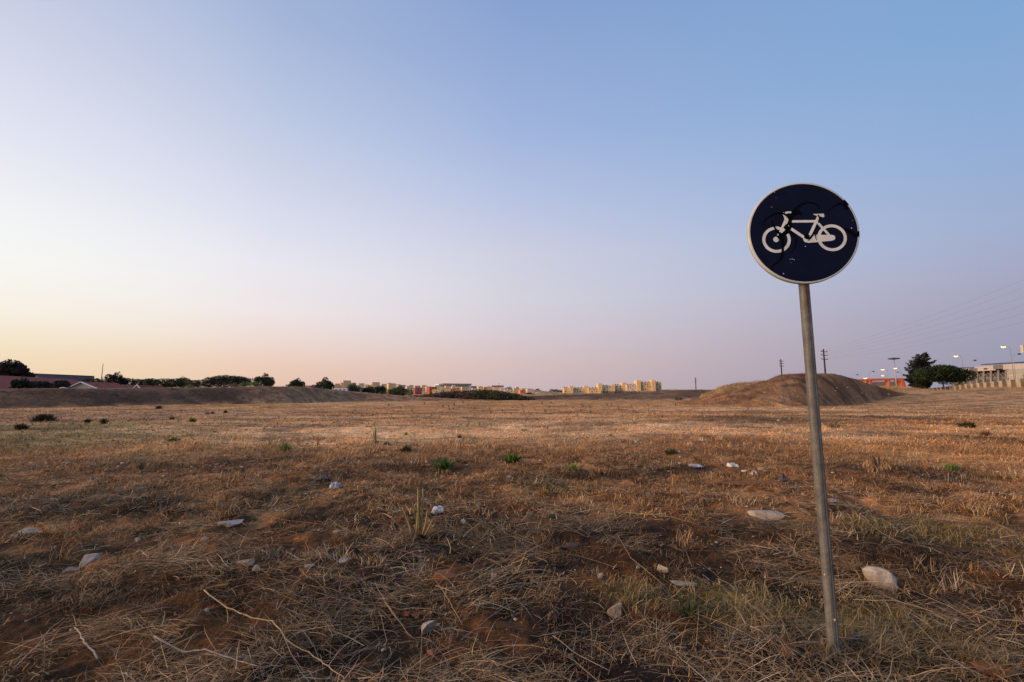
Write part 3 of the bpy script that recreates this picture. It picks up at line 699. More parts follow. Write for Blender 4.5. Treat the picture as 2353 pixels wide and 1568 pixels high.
tuft(488, 948, 8, 5, DK, 'middle one of three little dark shrubs in a row', 'shrub', 'dark_shrub', seed=32, n=100, wid=.16, spread=80, group='dark tufts')
tuft(517, 946, 9, 6, DK, 'rightmost of three little dark shrubs in a row', 'shrub', 'dark_shrub', seed=33, n=120, wid=.16, spread=80, group='dark tufts')
tuft(323, 1062, 22, 26, ((.10, .10, .06), (.2, .19, .11)), 'grey green feathery weed in the brown left field', 'weed', 'feathery_weed', seed=34, n=40, wid=.04, spread=30)
tuft(2022, 1062, 40, 24, ((.05, .035, .022), (.12, .08, .05)), 'burnt dark stubs sticking up right of the pole', 'stubs', 'burnt_stubs', seed=35, n=16, wid=.10, spread=55, stiff=True, group='dead weeds')
for k, (u, v) in enumerate(((1090, 938), (1200, 930), (1262, 936), (1300, 931), (1340, 933), (1395, 929), (1450, 934), (1552, 930), (1155, 944), (1030, 932), (1490, 941), (1588, 926), (1620, 930)) + tuple((random.Random(k).uniform(820, 1760), random.Random(k + 500).uniform(924, 955)) for k in range(46))):
    tuft(u, v, 5, 7, BR, 'small brown dead weed standing on the far straw field', 'dead weed', 'dead_weed', seed=50 + k, n=16, wid=.06, spread=28, stiff=True, group='small dead weeds on the far field')
tuft(1905, 1488, 60, 34, ((.10, .075, .035), (.40, .28, .14)), 'dry grass tuft growing against the foot of the sign pole', 'grass tuft', 'dry_grass_tuft', seed=90, n=150, wid=.035, spread=75, group='dry tufts')
tuft(1945, 1478, 50, 26, ((.05, .045, .025), (.30, .22, .11)), 'darker grass tuft just right of the pole foot', 'grass tuft', 'dry_grass_tuft', seed=91, n=110, wid=.04, spread=75, group='dry tufts')
# the dried stump of thick stalks
def stump():
    x, y = gnd(960, 1232); z = H(x, y)
    root = empty('dried_plant', (x, y, z), 'dried plant with tall broken yellow and green stalks, bottom centre', 'dried plant')
    sc = (y * CP - CAM_H * SP) / F
    yel = mat('dry yellow stalk', (.48, .34, .17), .7, .4, 30, bump=.3); grn = mat('green stalk', (.16, .19, .05), .6, .4, 30, bump=.3); brn = mat('brown stalk', (.22, .13, .07), .8, .4, 30, bump=.3)
    for (du0, dv0, du1, dv1, r, m) in ((-4, 0, -2, -94, 2.4, yel), (2, -2, 1, -66, 2.8, grn), (6, 0, 8, -92, 2.6, yel), (10, 0, 22, -50, 2.4, yel), (-2, 0, -14, -60, 1.8, grn), (-10, 4, -48, -66, 2.6, brn), (-12, 2, -36, -58, 2, yel),
                                        (-16, 4, -62, -34, 2.2, brn), (12, 4, 34, -34, 1.8, yel), (-6, 0, -26, -40, 1.8, brn), (14, 6, 44, -16, 1.5, brn), (0, 2, 14, -74, 1.4, grn)):
        jx = random.uniform(-.02, .02)
        pts = []
        for k in range(5):
            t = k / 4
            pts.append((x + (du0 + (du1 - du0) * t + math.sin(t * 3) * 2) * sc, y + jx * t * 3 + math.sin(t * 2) * .01, z - .01 + (-dv0 + (dv0 - dv1) * t) * sc * 1.12))
        MB().tube(pts, [r * sc * (1 - .35 * k / 4) for k in range(5)], 6).build('stalk', m, root, smooth=True)
stump()

# long fallen twigs
def twig(pts, r0, r1, key, label, branches=()):
    P = []
    for (u, v, lift) in pts:
        x, y = gnd(u, v); P.append(Vector((x, y, H(x, y) + lift + .022)))
    Q = []
    for i in range(len(P) - 1):
        for k in range(4):
            t = k / 4; q = P[i].lerp(P[i + 1], t); q += Vector((random.gauss(0, .0025), random.gauss(0, .0025), random.gauss(0, .0015))); Q.append(q)
    Q.append(P[-1])
    for q in Q:
        q.z = max(q.z, H(q.x, q.y) + .012)
    n = len(Q); m = MB().tube(Q, [r0 + (r1 - r0) * i / (n - 1) for i in range(n)], 7)
    for br in branches:
        B = []
        for (u, v, lift) in br:
            x, y = gnd(u, v); B.append(Vector((x, y, H(x, y) + lift)))
        m.tube(B, [r0 * .5 * (1 - .6 * i / (len(B) - 1)) for i in range(len(B))], 5)
    tb = {'tan': ((.46, .33, .17), (.3, .2, .1)), 'grey': ((.38, .33, .28), (.22, .18, .15)), 'red': ((.36, .2, .13), (.22, .12, .08))}
    a, b = tb[key]
    o = m.build('fallen_twig', mat('twig ' + key, a, .8, col2=b, scale=25, bump=.4), loc=P[0], smooth=True)
    return tag(o, label, 'twig', 'twigs lying in the straw')
twig([(468, 1384, .03), (520, 1407, .03), (580, 1431, .03), (625, 1446, .03), (660, 1490, .025), (725, 1517, .025), (740, 1540, .02), (790, 1580, .02)], .0042, .0024, 'tan', 'long tan branching twig running down from the left to the bottom edge',
     [[(652, 1480, .03), (668, 1520, .03), (700, 1560, .03)], [(725, 1517, .025), (760, 1512, .03), (800, 1502, .03)], [(625, 1446, .03), (612, 1440, .04)]])
twig([(352, 1494, .035), (420, 1500, .03), (470, 1512, .03), (530, 1527, .03), (590, 1562, .03)], .0045, .003, 'grey', 'pale grey twig lying just left of the long tan one',
     [[(470, 1512, .03), (560, 1516, .03), (630, 1518, .03)], [(362, 1494, .03), (350, 1486, .035)]])
twig([(30, 1572, .02), (80, 1513, .03), (110, 1480, .03), (146, 1441, .03)], .0028, .0018, 'tan', 'straight tan twig rising from the lower left corner', [[(100, 1492, .03), (102, 1520, .02)]])
twig([(168, 1466, .03), (182, 1484, .03), (190, 1508, .03), (212, 1526, .03), (222, 1534, .03)], .0035, .0045, 'grey', 'short kinked twig in the lower left', [])
twig([(1175, 1174 + 30, .03), (1250, 1190, .03), (1350, 1202, .035), (1420, 1214, .03)], .0022, .0016, 'red', 'thin reddish twig lying across the matted straw at centre', [])
twig([(1440, 1192, .04), (1530, 1205, .04), (1600, 1215, .04), (1680, 1200, .04), (1740, 1196, .03)], .0024, .0016, 'tan', 'arched tan twig left of the sign pole', [])
twig([(1370, 1215, .03), (1350, 1250, .04), (1300, 1165 + 60, .03)], .0018, .0012, 'red', 'short red stem crossing near the brown tile fragment', [])
twig([(1362, 1176, .03), (1408, 1200 - 20, .05), (1425, 1150, .08), (1436, 1128, .11)], .002, .0012, 'red', 'thin red stem curving upward from the straw', [])
twig([(1958, 1194, .03), (2030, 1240, .03), (2076, 1268, .03)], .0026, .0018, 'tan', 'straight pale twig right of the sign pole', [])
twig([(1419, 1247, .03), (1450, 1298, .03), (1525, 1360, .03)], .0022, .0014, 'tan', 'straight tan stalk running down from the tile fragment', [])
twig([(1190, 1390, .03), (1120, 1440, .03), (1060, 1490, .02)], .002, .0014, 'grey', 'grey stalk right of the angular white stone', [])
twig([(1000, 1340 + 5, .02), (1035, 1400, .03), (1062, 1452, .03)], .002, .0014, 'tan', 'straight stalk below the orange earth lump', [])
twig([(860, 1350, .03), (900, 1420, .04), (950, 1490 - 10, .03)], .002, .0012, 'tan', 'stalk leaning towards the angular white stone', [])
twig([(470, 1186, .02), (700, 1188, .02)], .0016, .0012, 'red', 'very thin reddish stem lying level in the left field', [])
twig([(560, 1175, .02), (640, 1200, .03), (760, 1218, .02)], .002, .0014, 'red', 'thin reddish stem above the black slab fragment', [])
twig([(1095, 1206 + 10, .03), (1145, 1182 + 10, .05)], .0022, .0018, 'grey', 'short grey stick right of the dried stalks', [])
twig([(2225, 1560, .03), (2180, 1520, .04), (2090, 1440, .05)], .0022, .0014, 'grey', 'long grey stalk in the lower right corner', [])
twig([(1960, 1328 - 16 + 80, .02), (2060, 1408, .04), (2160, 1436, .03)], .002, .0014, 'tan', 'pale stalk below the big rounded stone', [])
twig([(1270, 1480, .03), (1330, 1515, .03), (1400, 1556, .03)], .002, .0014, 'grey', 'stalk along the bottom edge right of centre', [])

# ------------------------------------------------------------------ the cycle route sign
def sign():
    base = Vector((*gnd(1917, 1500), 0)); base.z = H(base.x, base.y) - .03
    root = empty('traffic_sign', base, 'round dark blue sign with a white bicycle and black scribbles on a grey pole', 'traffic sign')
    top = at(1846, 534, base.y)             # centre of the disc plane
    steel = mat('galvanised steel', (.165, .165, .145), .6, col2=(.09, .09, .08), scale=14, bump=.25, metal=.15, spec=.5)
    nt = steel.node_tree                      # streaks down the pole
    b = nt.nodes['Principled BSDF']
    tc = N(nt, 'ShaderNodeTexCoord'); mp = N(nt, 'ShaderNodeMapping'); mp.inputs['Scale'].default_value = (60, 60, 1.5)
    nt.links.new(tc.outputs['Object'], mp.inputs['Vector']); n = noise(nt, 2.0, 5, .7, mp.outputs['Vector'])
    mr = N(nt, 'ShaderNodeMapRange'); mr.inputs['To Min'].default_value = .55; mr.inputs['To Max'].default_value = 1.35; mr.inputs['From Min'].default_value = .3; mr.inputs['From Max'].default_value = .7
    nt.links.new(n.outputs['Fac'], mr.inputs['Value'])
    src = b.inputs['Base Color'].links[0].from_socket
    vm = N(nt, 'ShaderNodeVectorMath', operation='SCALE'); nt.links.new(src, vm.inputs[0]); nt.links.new(mr.outputs['Result'], vm.inputs['Scale']); nt.links.new(vm.outputs['Vector'], b.inputs['Base Color'])
    A = Vector((math.cos(.105), -math.sin(.105), 0))            # along the plate, to the right
    Nn = Vector((-math.sin(.105), -math.cos(.105), 0))          # out of its face
    Up = (top - base); pole_dir = Up.normalized()
    Zv = (pole_dir - Nn * pole_dir.dot(Nn)).normalized()
    R = .30 * (234 / 1046 * ((top.y) * CP + (top.z - CAM_H) * SP)) / .60 * 1.03
    # pole: rounded channel with a slot down the front
    pc = top - Nn * .046
    ptop = pc + Zv * (R * .62); pb = base + Vector((0, .0, -.22)) - Nn * .0
    prof = []
    w, d = .0268, .0255
    for k in range(28):
        t = 2 * math.pi * k / 28
        q = (abs(math.cos(t)) ** .85 * math.copysign(1, math.cos(t)) * w, abs(math.sin(t)) ** .85 * math.copysign(1, math.sin(t)) * d)
        prof.append(q)
    prof2 = []
    for (a_, n_) in prof:                                   # shallow groove in the face
        if n_ > d * .6 and .006 < a_ < .012: n_ -= .0025
        prof2.append((a_, n_))
    vs = []; fs = []; K = 14
    for i in range(K + 1):
        t = i / K; c = pb.lerp(ptop, t) + Vector((.0006 * math.sin(9 * t), 0, 0))
        for (a_, n_) in prof2: vs.append(c + A * a_ + Nn * n_)
    m = len(prof2)
    for i in range(K):
        for k in range(m): fs.append((i * m + k, i * m + (k + 1) % m, (i + 1) * m + (k + 1) % m, (i + 1) * m + k))
    fs += [tuple(range(m))[::-1], tuple(K * m + k for k in range(m))]
    pole = MB().add(vs, fs).build('pole', steel, root)
    # rust runs below the plate
    def onpole(a_, dn, t_): return pb.lerp(ptop, t_) + A * a_ + Nn * dn
    zt = (top.z - R - pb.z) / (ptop.z - pb.z)
    rs = []
    for i in range(9):
        t = i / 8; tt = zt + .012 - .085 * t; hw = .0065 * (1 - t) ** .8 + .0008
        rs += [onpole(.0015 - hw, .0262, tt), onpole(.0015 + hw, .0262, tt)]
    MB().add(rs, [(2 * i, 2 * i + 1, 2 * i + 3, 2 * i + 2) for i in range(8)]).build('rust_stain', mat('rust', (.13, .05, .025), .9, .5, 40), pole)
    # plate with a turned back rim
    NS = 96
    def P(a, z, n): return top + A * a + Zv * z + Nn * n
    def ring(r, n): return [P(r * math.cos(2 * math.pi * k / NS), r * math.sin(2 * math.pi * k / NS), n) for k in range(NS)]
    rings = [ring(R * .965, .0), ring(R * .99, .0006), ring(R, -.003), ring(R * 1.0, -.024), ring(R * .985, -.0245), ring(R * .985, -.004)]
    vs = [v for r_ in rings for v in r_]; fs = []
    for i in range(len(rings) - 1):
        for k in range(NS): fs.append((i * NS + k, i * NS + (k + 1) % NS, (i + 1) * NS + (k + 1) % NS, (i + 1) * NS + k))
    plate = None
    disc = [P(0, 0, -.0006)] + ring(R * .968, -.0006)
    face = mat('dark blue reflective film', (.0035, .0055, .026), .5, col2=(.002, .003, .014), scale=5, bump=.06, bscale=9, spec=.12)
    back = [P(0, 0, -.004)] + ring(R * .985, -.0045)
    pl = MB().add(disc, [(0, k + 1, (k + 1) % NS + 1) for k in range(NS)])
    plate = pl.build('sign_plate', face, root)
    MB().add(back, [(0, k + 1, (k + 1) % NS + 1) for k in range(NS)]).build('back_sheet', mat('grey sheet back', (.3, .3, .3), .5, .2, 8, metal=.5), root)
    rim = MB().add(vs, fs).build('rim', mat('white rim', (.58, .62, .60), .5, col2=(.46, .5, .48), scale=10, spec=.3), plate, smooth=True)
    # 2-D drawing on the face: units are those of an 1360 x 1225 disc centred on 985, 778
    K_ = R * .965
    def S(px, py):
        py = py + .0355 * (px - 985)
        return ((px - 985) / 683 * K_, -(py - 778) / 615 * K_)
    class Draw:
        def __init__(s, lay): s.m = MB(); s.lay = lay; s.k = 0
        def n(s): s.k += 1; return s.lay + .00004 * s.k
        def poly(s, pts):
            n = s.n(); s.m.add([P(*S(*p), n) for p in pts], [tuple(range(len(pts)))])
        def ring(s, cx, cy, ro, ri, a0=0, a1=360):
            n = s.n(); c = S(cx, cy); k = K_ / 683; V_ = []; F_ = []
            NN = 56
            for i in range(NN + 1):
                t = math.radians(a0 + (a1 - a0) * i / NN)
                for r_ in (ro, ri): V_.append(P(c[0] + r_ * k * math.cos(t), c[1] + r_ * k * math.sin(t), n))
            for i in range(NN): F_.append((2 * i, 2 * i + 2, 2 * i + 3, 2 * i + 1))
            s.m.add(V_, F_)
        def disc(s, cx, cy, r_):
            n = s.n(); c = S(cx, cy); k = K_ / 683
            s.m.add([P(c[0] + r_ * k * math.cos(2 * math.pi * i / 28), c[1] + r_ * k * math.sin(2 * math.pi * i / 28), n) for i in range(28)], [tuple(range(28))])
        def line(s, pts, w, w1=None):
            """smooth ribbon through the points, width w tapering to w1"""
            n = s.n(); w1 = w if w1 is None else w1
            Q = [Vector(p) for p in pts]; out = []
            if len(Q) > 2:
                ext = [Q[0] * 2 - Q[1]] + Q + [Q[-1] * 2 - Q[-2]]
                for i in range(1, len(ext) - 2):
                    p0, p1, p2, p3 = ext[i - 1:i + 3]
                    for k in range(8):
                        t = k / 8
                        out.append(.5 * ((2 * p1) + (p2 - p0) * t + (2 * p0 - 5 * p1 + 4 * p2 - p3) * t * t + (3 * p1 - p0 - 3 * p2 + p3) * t ** 3))
                out.append(Q[-1])
            else: out = Q
            V_ = []; F_ = []
            for i, p in enumerate(out):
                d = (out[min(i + 1, len(out) - 1)] - out[max(i - 1, 0)]); d = d.normalized(); nn = Vector((-d.y, d.x))
                ww = (w + (w1 - w) * i / max(1, len(out) - 1)) / 2
                V_ += [P(*S(*(p + nn * ww)), n), P(*S(*(p - nn * ww)), n)]
            for i in range(len(out) - 1): F_.append((2 * i, 2 * i + 1, 2 * i + 3, 2 * i + 2))
            s.m.add(V_, F_)
    w = Draw(.0004)
    w.ring(635, 873, 183, 143); w.ring(1340, 847, 185, 146)
    w.disc(630, 870, 37); w.disc(1345, 846, 36); w.disc(1022, 866, 46)
    w.poly([(1022, 820), (1100, 812), (1345, 811), (1350, 882), (1160, 902), (1030, 912)])
    w.line([(830, 642), (1160, 640)], 30); w.line([(1192, 578), (1050, 842)], 34, 38); w.line([(790, 706), (1010, 858)], 36)
    w.line([(1168, 650), (1318, 828)], 30); w.line([(796, 590), (695, 782)], 46); w.line([(740, 530), (800, 660)], 24, 40)
    w.line([(768, 540), (800, 527), (845, 527), (903, 541)], 26, 18); w.line([(650, 716), (745, 760)], 30); w.line([(772, 600), (792, 650)], 50)
    w.poly([(1125, 549), (1260, 545), (1266, 580), (1247, 592), (1224, 582), (1190, 580), (1133, 558)])
    w.line([(665, 800), (640, 866)], 20)
    w.m.build('bicycle_symbol', mat('white reflective film', (.72, .77, .74), .5, col2=(.58, .62, .58), scale=12, spec=.3), plate, fixn=False)
    g = Draw(.0015)
    g.line([(470, 690), (490, 650), (530, 600), (620, 552), (700, 536), (770, 556), (822, 620), (826, 700), (790, 760), (730, 800), (650, 850)], 8, 46)
    g.line([(590, 630), (612, 705), (660, 775), (710, 830)], 12, 36)
    g.line([(700, 800), (712, 880), (710, 960), (700, 1030), (692, 1100)], 40, 24)
    g.line([(690, 1090), (640, 1150), (580, 1190), (545, 1245)], 22, 8)
    g.line([(800, 690), (835, 610), (860, 545), (900, 490), (960, 440), (1050, 405), (1130, 405), (1190, 440), (1225, 500)], 46, 3)
    g.poly([(850, 520), (905, 470), (950, 500), (990, 565), (930, 545), (880, 570), (850, 620), (820, 640)])
    g.line([(760, 780), (830, 790), (875, 840), (880, 920), (850, 990), (790, 1060)], 30, 3)
    g.line([(748, 700), (790, 740), (740, 800)], 60, 50)
    g.disc(1028, 836, 36); g.line([(990, 830), (1060, 846), (1095, 815)], 40, 20)
    g.line([(1095, 820), (1120, 770), (1160, 700)], 26, 5); g.line([(1185, 560), (1200, 600), (1180, 660)], 22, 10)
    g.line([(1130, 812), (1140, 880)], 16, 5); g.line([(1068, 850), (1035, 885)], 20, 8)
    g.m.build('graffiti', mat('black spray paint', (.0015, .0015, .002), .6, .4, 30, spec=.06), plate, fixn=False); g = Draw(.0017)
    g.line([(1310, 520), (1400, 450), (1480, 415), (1530, 430), (1562, 490)], 6, 44)
    g.m.build('graffiti', mat('black spray paint', (.0015, .0015, .002)), plate, fixn=False); g = Draw(.0017)
    g.line([(1505, 735), (1545, 752), (1600, 790), (1655, 835)], 22, 46); 
    g.m.build('graffiti', mat('black spray paint', (.0015, .0015, .002), .6, .4, 30, spec=.06), plate, fixn=False)
    # scribble where it runs over the rim
    for (a0, a1) in ((31, 38.5), (-7.5, -1)):
        gm = MB()
        V_ = []; F_ = []
        for i in range(9):
            t = math.radians(a0 + (a1 - a0) * i / 8)
            for (rr_, nn) in ((R * .958, .0012), (R * .99, .0014), (R * 1.002, -.003), (R * 1.002, -.022)):
                V_.append(P(rr_ * math.cos(t), rr_ * math.sin(t), nn))
        for i in range(8):
            for k in range(3): F_.append((i * 4 + k, i * 4 + k + 1, (i + 1) * 4 + k + 1, (i + 1) * 4 + k))
        gm.add(V_, F_)
        gm.build('graffiti', mat('black spray paint', (.0015, .0015, .002), .6, spec=.06), plate, fixn=False)
    for (x, y, s_) in ((636, 258, 7), (648, 268, 6), (598, 460, 5), (660, 343, 3), (995, 958, 8), (788, 1122, 5), (815, 1118, 7), (838, 1123, 7), (693, 1300, 8), (1405, 1265, 7), (1590, 728, 8), (1060, 832, 7), (800, 1160, 3), (1615, 632, 4)):
        f = Draw(.0030); f.poly([(x - s_, y - s_ * .5), (x + s_ * .6, y - s_), (x + s_, y + s_ * .4), (x - s_ * .3, y + s_ * .8)])
        f.m.build('scratch', mat('bare scratched metal', (.6, .6, .58), .4, .2, 30), plate, fixn=False)
    # clamps and bolts behind the plate
    for dz in (-.12, .12):
        cl = MB()
        c = P(0, dz, -.020); cl.box(c, (.10, .012, .03), -.2); cl.box(P(0, dz, -.072), (.072, .008, .03), -.2)
        cl.build('clamp', mat('dull zinc', (.3, .3, .3), .45, .2, 20, metal=.8), root)
    # snails on the pole
    def snail(tt, a_, s_, label):
        c = pb.lerp(ptop, tt) + A * a_ + Nn * ((.022 if a_ > -.015 else .012) + s_ * .35)
        vs = []; 
        m_ = MB(); prev = []
        for i in range(26):
            t = i / 25; ang = t * 4.4 * math.pi; rad = s_ * .62 * (1 - t) ** .8
            prev.append(c + A * (rad * .62 * math.cos(ang)) + Zv * (rad * .62 * math.sin(ang)) + Nn * (s_ * .42 * t))
        m_.tube(prev, [s_ * .42 * (1 - .85 * i / 25) + .0004 for i in range(26)], 8)
        o = m_.build('snail', mat('snail shell', (.62, .46, .24), .45, col2=(.46, .30, .15), scale=90), loc=c, smooth=True)
        tag(o, label, 'snail', 'snails on the sign pole')
    def tfor(v): 
        # height fraction whose image row is v
        best = min((abs((CY - (((p := pb.lerp(ptop, t / 400)).z - CAM_H) * CP - p.y * SP) / (p.y * CP + (p.z - CAM_H) * SP) * F) - v), t / 400) for t in range(401))
        return best[1]
    snail(tfor(1320), -.022, .009, 'upper small yellowish snail on the left edge of the sign pole')
    snail(tfor(1421), .004, .009, 'lower small yellowish snail on the front of the sign pole')
sign()

# ------------------------------------------------------------------ trees
def cloud(blobs, n, size, cols, seed, flat=.35, gap=.5):
    """leaf sprays through and around ellipsoid blobs: (cx,cy,cz,rx,ry,rz)"""
    r = np.random.default_rng(seed)
    b = np.array(blobs, float); vol = (b[:, 3] * b[:, 4] * b[:, 5]) ** .67
    i = r.choice(len(b), n, p=vol / vol.sum())
    d = r.normal(0, 1, (n, 3)); d /= np.linalg.norm(d, axis=1)[:, None]
    rad = .55 + .5 * r.random(n) ** .6
    P = b[i, :3] + d * b[i, 3:] * rad[:, None]
    k = fbm(P[:, 0] / (size * 5) + seed, P[:, 1] / (size * 5) + P[:, 2] / (size * 4), seed, 3)
    keep = (k > .34 * gap * 1.6) ; P, d, i, k = P[keep], d[keep], i[keep], k[keep]; n = len(P)
    nrm = d + r.normal(0, .7, (n, 3)); nrm /= np.linalg.norm(nrm, axis=1)[:, None]
    a = np.cross(nrm, r.normal(0, 1, (n, 3))); a /= np.linalg.norm(a, axis=1)[:, None] + 1e-9; c = np.cross(nrm, a)
    s = size * (.55 + .9 * r.random((n, 1)))
    V = np.stack([P - a * s, P - c * s * .45, P + a * s, P + c * s * .45], 1).reshape(-1, 3)
    Fc = np.arange(n * 4).reshape(-1, 4)
    col = mix(cols[0], cols[1], np.clip((k - .3) * 2 + r.normal(0, .25, n), 0, 1)) * (.75 + .5 * r.random((n, 1)))
    return V, Fc, np.repeat(col, 4, 0)
DKP = ((.014, .022, .014), (.045, .06, .03)); MIDG = ((.022, .035, .017), (.07, .095, .035)); LTG = ((.09, .13, .035), (.2, .25, .08)); BLK = ((.010, .012, .010), (.028, .034, .020))
BARK = mat('bark', (.10, .075, .055), .9, .4, 8, bump=.6)
def tree(u0, u1, vt, vb, D, cols, label, shape='round', seed=1, group='trees beyond the field', n=1500, name='tree', cat='tree', leaf=None, zb=None, trunk=True, gap=.5):
    """crown spans u0..u1 and vt..vb at distance D; trunk goes down to the land"""
    uc = (u0 + u1) / 2
    if shape == 'round' and trunk: vb = vb + (vb - vt) * .35
    tp = at(uc, vt, D); bt = at(uc, vb, D)
    W = (u1 - u0) / F * (D * CP); Hh = tp.z - bt.z
    gx, gy = tp.x, D; gz = H(gx, gy) if zb is None else zb
    gz = min(gz, bt.z)
    rr_ = random.Random(seed); bl = []
    cz = (tp.z + bt.z) / 2
    if shape == 'round':
        bl.append((gx, gy, cz - .12 * Hh, W * .36, W * .34, Hh * .42)); bl.append((gx + .05 * W, gy, cz + .16 * Hh, W * .2, W * .2, Hh * .34))
        for k in range(9):
            a = rr_.random() * 6.28; q = rr_.random() * .9 - .35
            r_ = (1 - abs(q) * .6) * .30
            bl.append((gx + math.cos(a) * W * r_ * 1.2, gy + math.sin(a) * W * .3, cz + q * Hh * .42, W * rr_.uniform(.14, .22), W * .18, Hh * rr_.uniform(.13, .2)))
    elif shape == 'umbrella':
        for k in range(13):
            a = (k / 12 - .5) * 2
            bl.append((gx + a * W * .40, gy + rr_.uniform(-.1, .1) * W, cz + Hh * (.12 - .22 * a * a) * 1.0 + rr_.uniform(-.03, .03) * Hh, W * .16, W * .14, Hh * rr_.uniform(.32, .38)))
            bl.append((gx + a * W * .36, gy + rr_.uniform(-.1, .1) * W, cz - Hh * (.14 + .06 * a * a), W * .15, W * .12, Hh * .32))
    elif shape == 'cone':
        for k in range(12):
            t = k / 11
            bl.append((gx + rr_.uniform(-.08, .08) * W * (1 - t), gy, bt.z + Hh * (.08 + .86 * t), W * (.40 * (1 - t) + .05), W * (.36 * (1 - t) + .05), Hh * .10))
    elif shape == 'belt':
        K = max(4, int(W / Hh * 1.6))
        for k in range(K):
            a = (k + .5) / K - .5
            bl.append((gx + a * W, gy + rr_.uniform(-1, 1), cz + rr_.uniform(-.08, .02) * Hh, W / K * .85, W / K * .8, Hh * rr_.uniform(.40, .5)))
    base = (gx, gy, gz)
    V, Fc, C = cloud(bl, int(n * 1.6), leaf or max(min(W, Hh * 1.6), .5) * .042, cols, seed, gap=gap)
    if trunk:
        root = empty(name, base, label, cat, group)
        m = MB(); r0 = max(.12, min(W, Hh) * .035)
        m.tube([(gx, gy, gz - .3), (gx + .1, gy, (gz + bt.z) / 2), (gx, gy, bt.z + Hh * .35)], [r0 * 1.3, r0, r0 * .6], 8)
        for k in range(5):
            a = k * 1.3 + seed
            m.tube([(gx, gy, bt.z + Hh * .1), (gx + math.cos(a) * W * .15, gy + math.sin(a) * W * .15, bt.z + Hh * .3), (gx + math.cos(a) * W * .28, gy + math.sin(a) * W * .28, bt.z + Hh * .5)], [r0 * .6, r0 * .4, r0 * .2], 5)
        m.build('trunk', BARK, root, smooth=True)
        npmesh('crown', V, Fc, LEAF_M, parent=root, col=C)
        return root
    o = npmesh(name, V, Fc, LEAF_M, loc=base, col=C)
    return tag(o, label, cat, group)
# left, behind the embankment
tree(-30, 74, 827, 868, 88, ((.012, .011, .010), (.035, .032, .026)), 'ragged dark conifer at the far left edge above the red roof', 'round', 2, n=6500, gap=.72, leaf=.24)
tree(33, 77, 867, 897, 62, BLK, 'rounded black looking bush in front of the long red roof', 'round', 3, n=2200, name='bush', cat='bush', gap=.2)
tree(84, 157, 873, 898, 63, BLK, 'wide low black looking bush right of the rounded one', 'belt', 4, n=2600, name='bush', cat='bush', gap=.2)
tree(193, 250, 869, 890, 170, MIDG, 'dull green tree mass behind the red roofs', 'belt', 5, n=1500, gap=.2)
tree(232, 240, 866, 884, 150, BLK, 'narrow dark cypress at the foot of the thin mast', 'cone', 6, n=700, gap=.1)
tree(246, 292, 855, 886, 140, BLK, 'dark pointed tree right of the thin mast', 'round', 7, n=1800, gap=.6)
tree(294, 352, 868, 891, 170, DKP, 'dark evergreen at the left end of the long tree belt', 'belt', 8, n=1900, gap=.15)
tree(340, 432, 867, 892, 178, DKP, 'broad dark evergreen mass in the long tree belt', 'belt', 9, n=2400, gap=.15)
tree(405, 432, 864, 885, 190, ((.02, .035, .03), (.06, .085, .06)), 'bluish green tree rising behind the dark belt', 'round', 10, n=900, gap=.3)
tree(428, 482, 872, 892, 172, DKP, 'lower dark evergreen between the belt and the umbrella pine', 'belt', 11, n=1700, gap=.15)
tree(474, 578, 862, 884, 165, DKP, 'widest dark umbrella pine of the left tree line', 'umbrella', 12, n=4200, gap=.1)
tree(478, 560, 873, 892, 160, BLK, 'shaded pine undergrowth below the widest umbrella pine', 'belt', 13, n=1800, gap=.1, name='undergrowth', cat='shrub')
tree(586, 630, 858, 889, 130, ((.022, .032, .018), (.07, .085, .04)), 'ragged dark tree at the top of the embankment, left of the white houses', 'round', 14, n=2200, gap=.6)
tree(530, 547, 880, 893, 110, LTG, 'light green bush below the umbrella pine, leftmost of three', 'round', 15, n=700, trunk=False, name='bush', cat='bush', gap=.2)
tree(548, 572, 876, 892, 112, LTG, 'light green bush below the umbrella pine, middle of three', 'round', 16, n=800, trunk=False, name='bush', cat='bush', gap=.2)
tree(568, 600, 876, 892, 112, ((.07, .10, .03), (.16, .2, .07)), 'light green bush touching the ragged dark tree', 'round', 17, n=900, trunk=False, name='bush', cat='bush', gap=.2)
tree(427, 446, 883, 895, 105, LTG, 'light green bush at the edge of the dark tree belt', 'round', 18, n=600, trunk=False, name='bush', cat='bush', gap=.2)
tree(664, 702, 869, 893, 140, MIDG, 'round dark tree between two groups of white houses', 'round', 19, n=1800, gap=.5)
tree(724, 768, 867, 897, 140, MIDG, 'round dark tree just left of the tan town blocks', 'round', 20, n=2200, gap=.45)
tree(780, 787, 876, 893, 250, BLK, 'thin dark cypress beside the first tan block', 'cone', 21, n=400, gap=.1)
tree(796, 830, 880, 903, 190, MIDG, 'leafy tree in front of the first tan block', 'round', 22, n=1300, gap=.3)
tree(834, 862, 885, 905, 195, DKP, 'dark tree in the middle of the town edge', 'round', 23, n=1100, gap=.3)
tree(860, 893, 884, 906, 195, DKP, 'dark tree with a pale pole in front of it', 'round', 24, n=1300, gap=.3)
tree(896, 938, 886, 908, 190, ((.03, .05, .018), (.09, .12, .04)), 'dark green tree left of the maroon house', 'round', 25, n=1500, gap=.3)
tree(1097, 1111, 886, 894, 420, DKP, 'small dark tree behind the yellow houses', 'round', 26, n=300, gap=.2)
tree(1113, 1122, 888, 896, 420, DKP, 'tiny dark tree left of the white house with the red roof', 'round', 27, n=260, gap=.2)
tree(1157, 1184, 888.5, 899, 430, DKP, 'dark tree right of the white house with the red roof', 'round', 28, n=700, gap=.2)
tree(1207, 1227, 901, 911, 260, BLK, 'dark bush right of the orange house', 'round', 29, n=700, trunk=False, name='bush', cat='bush', gap=.1)
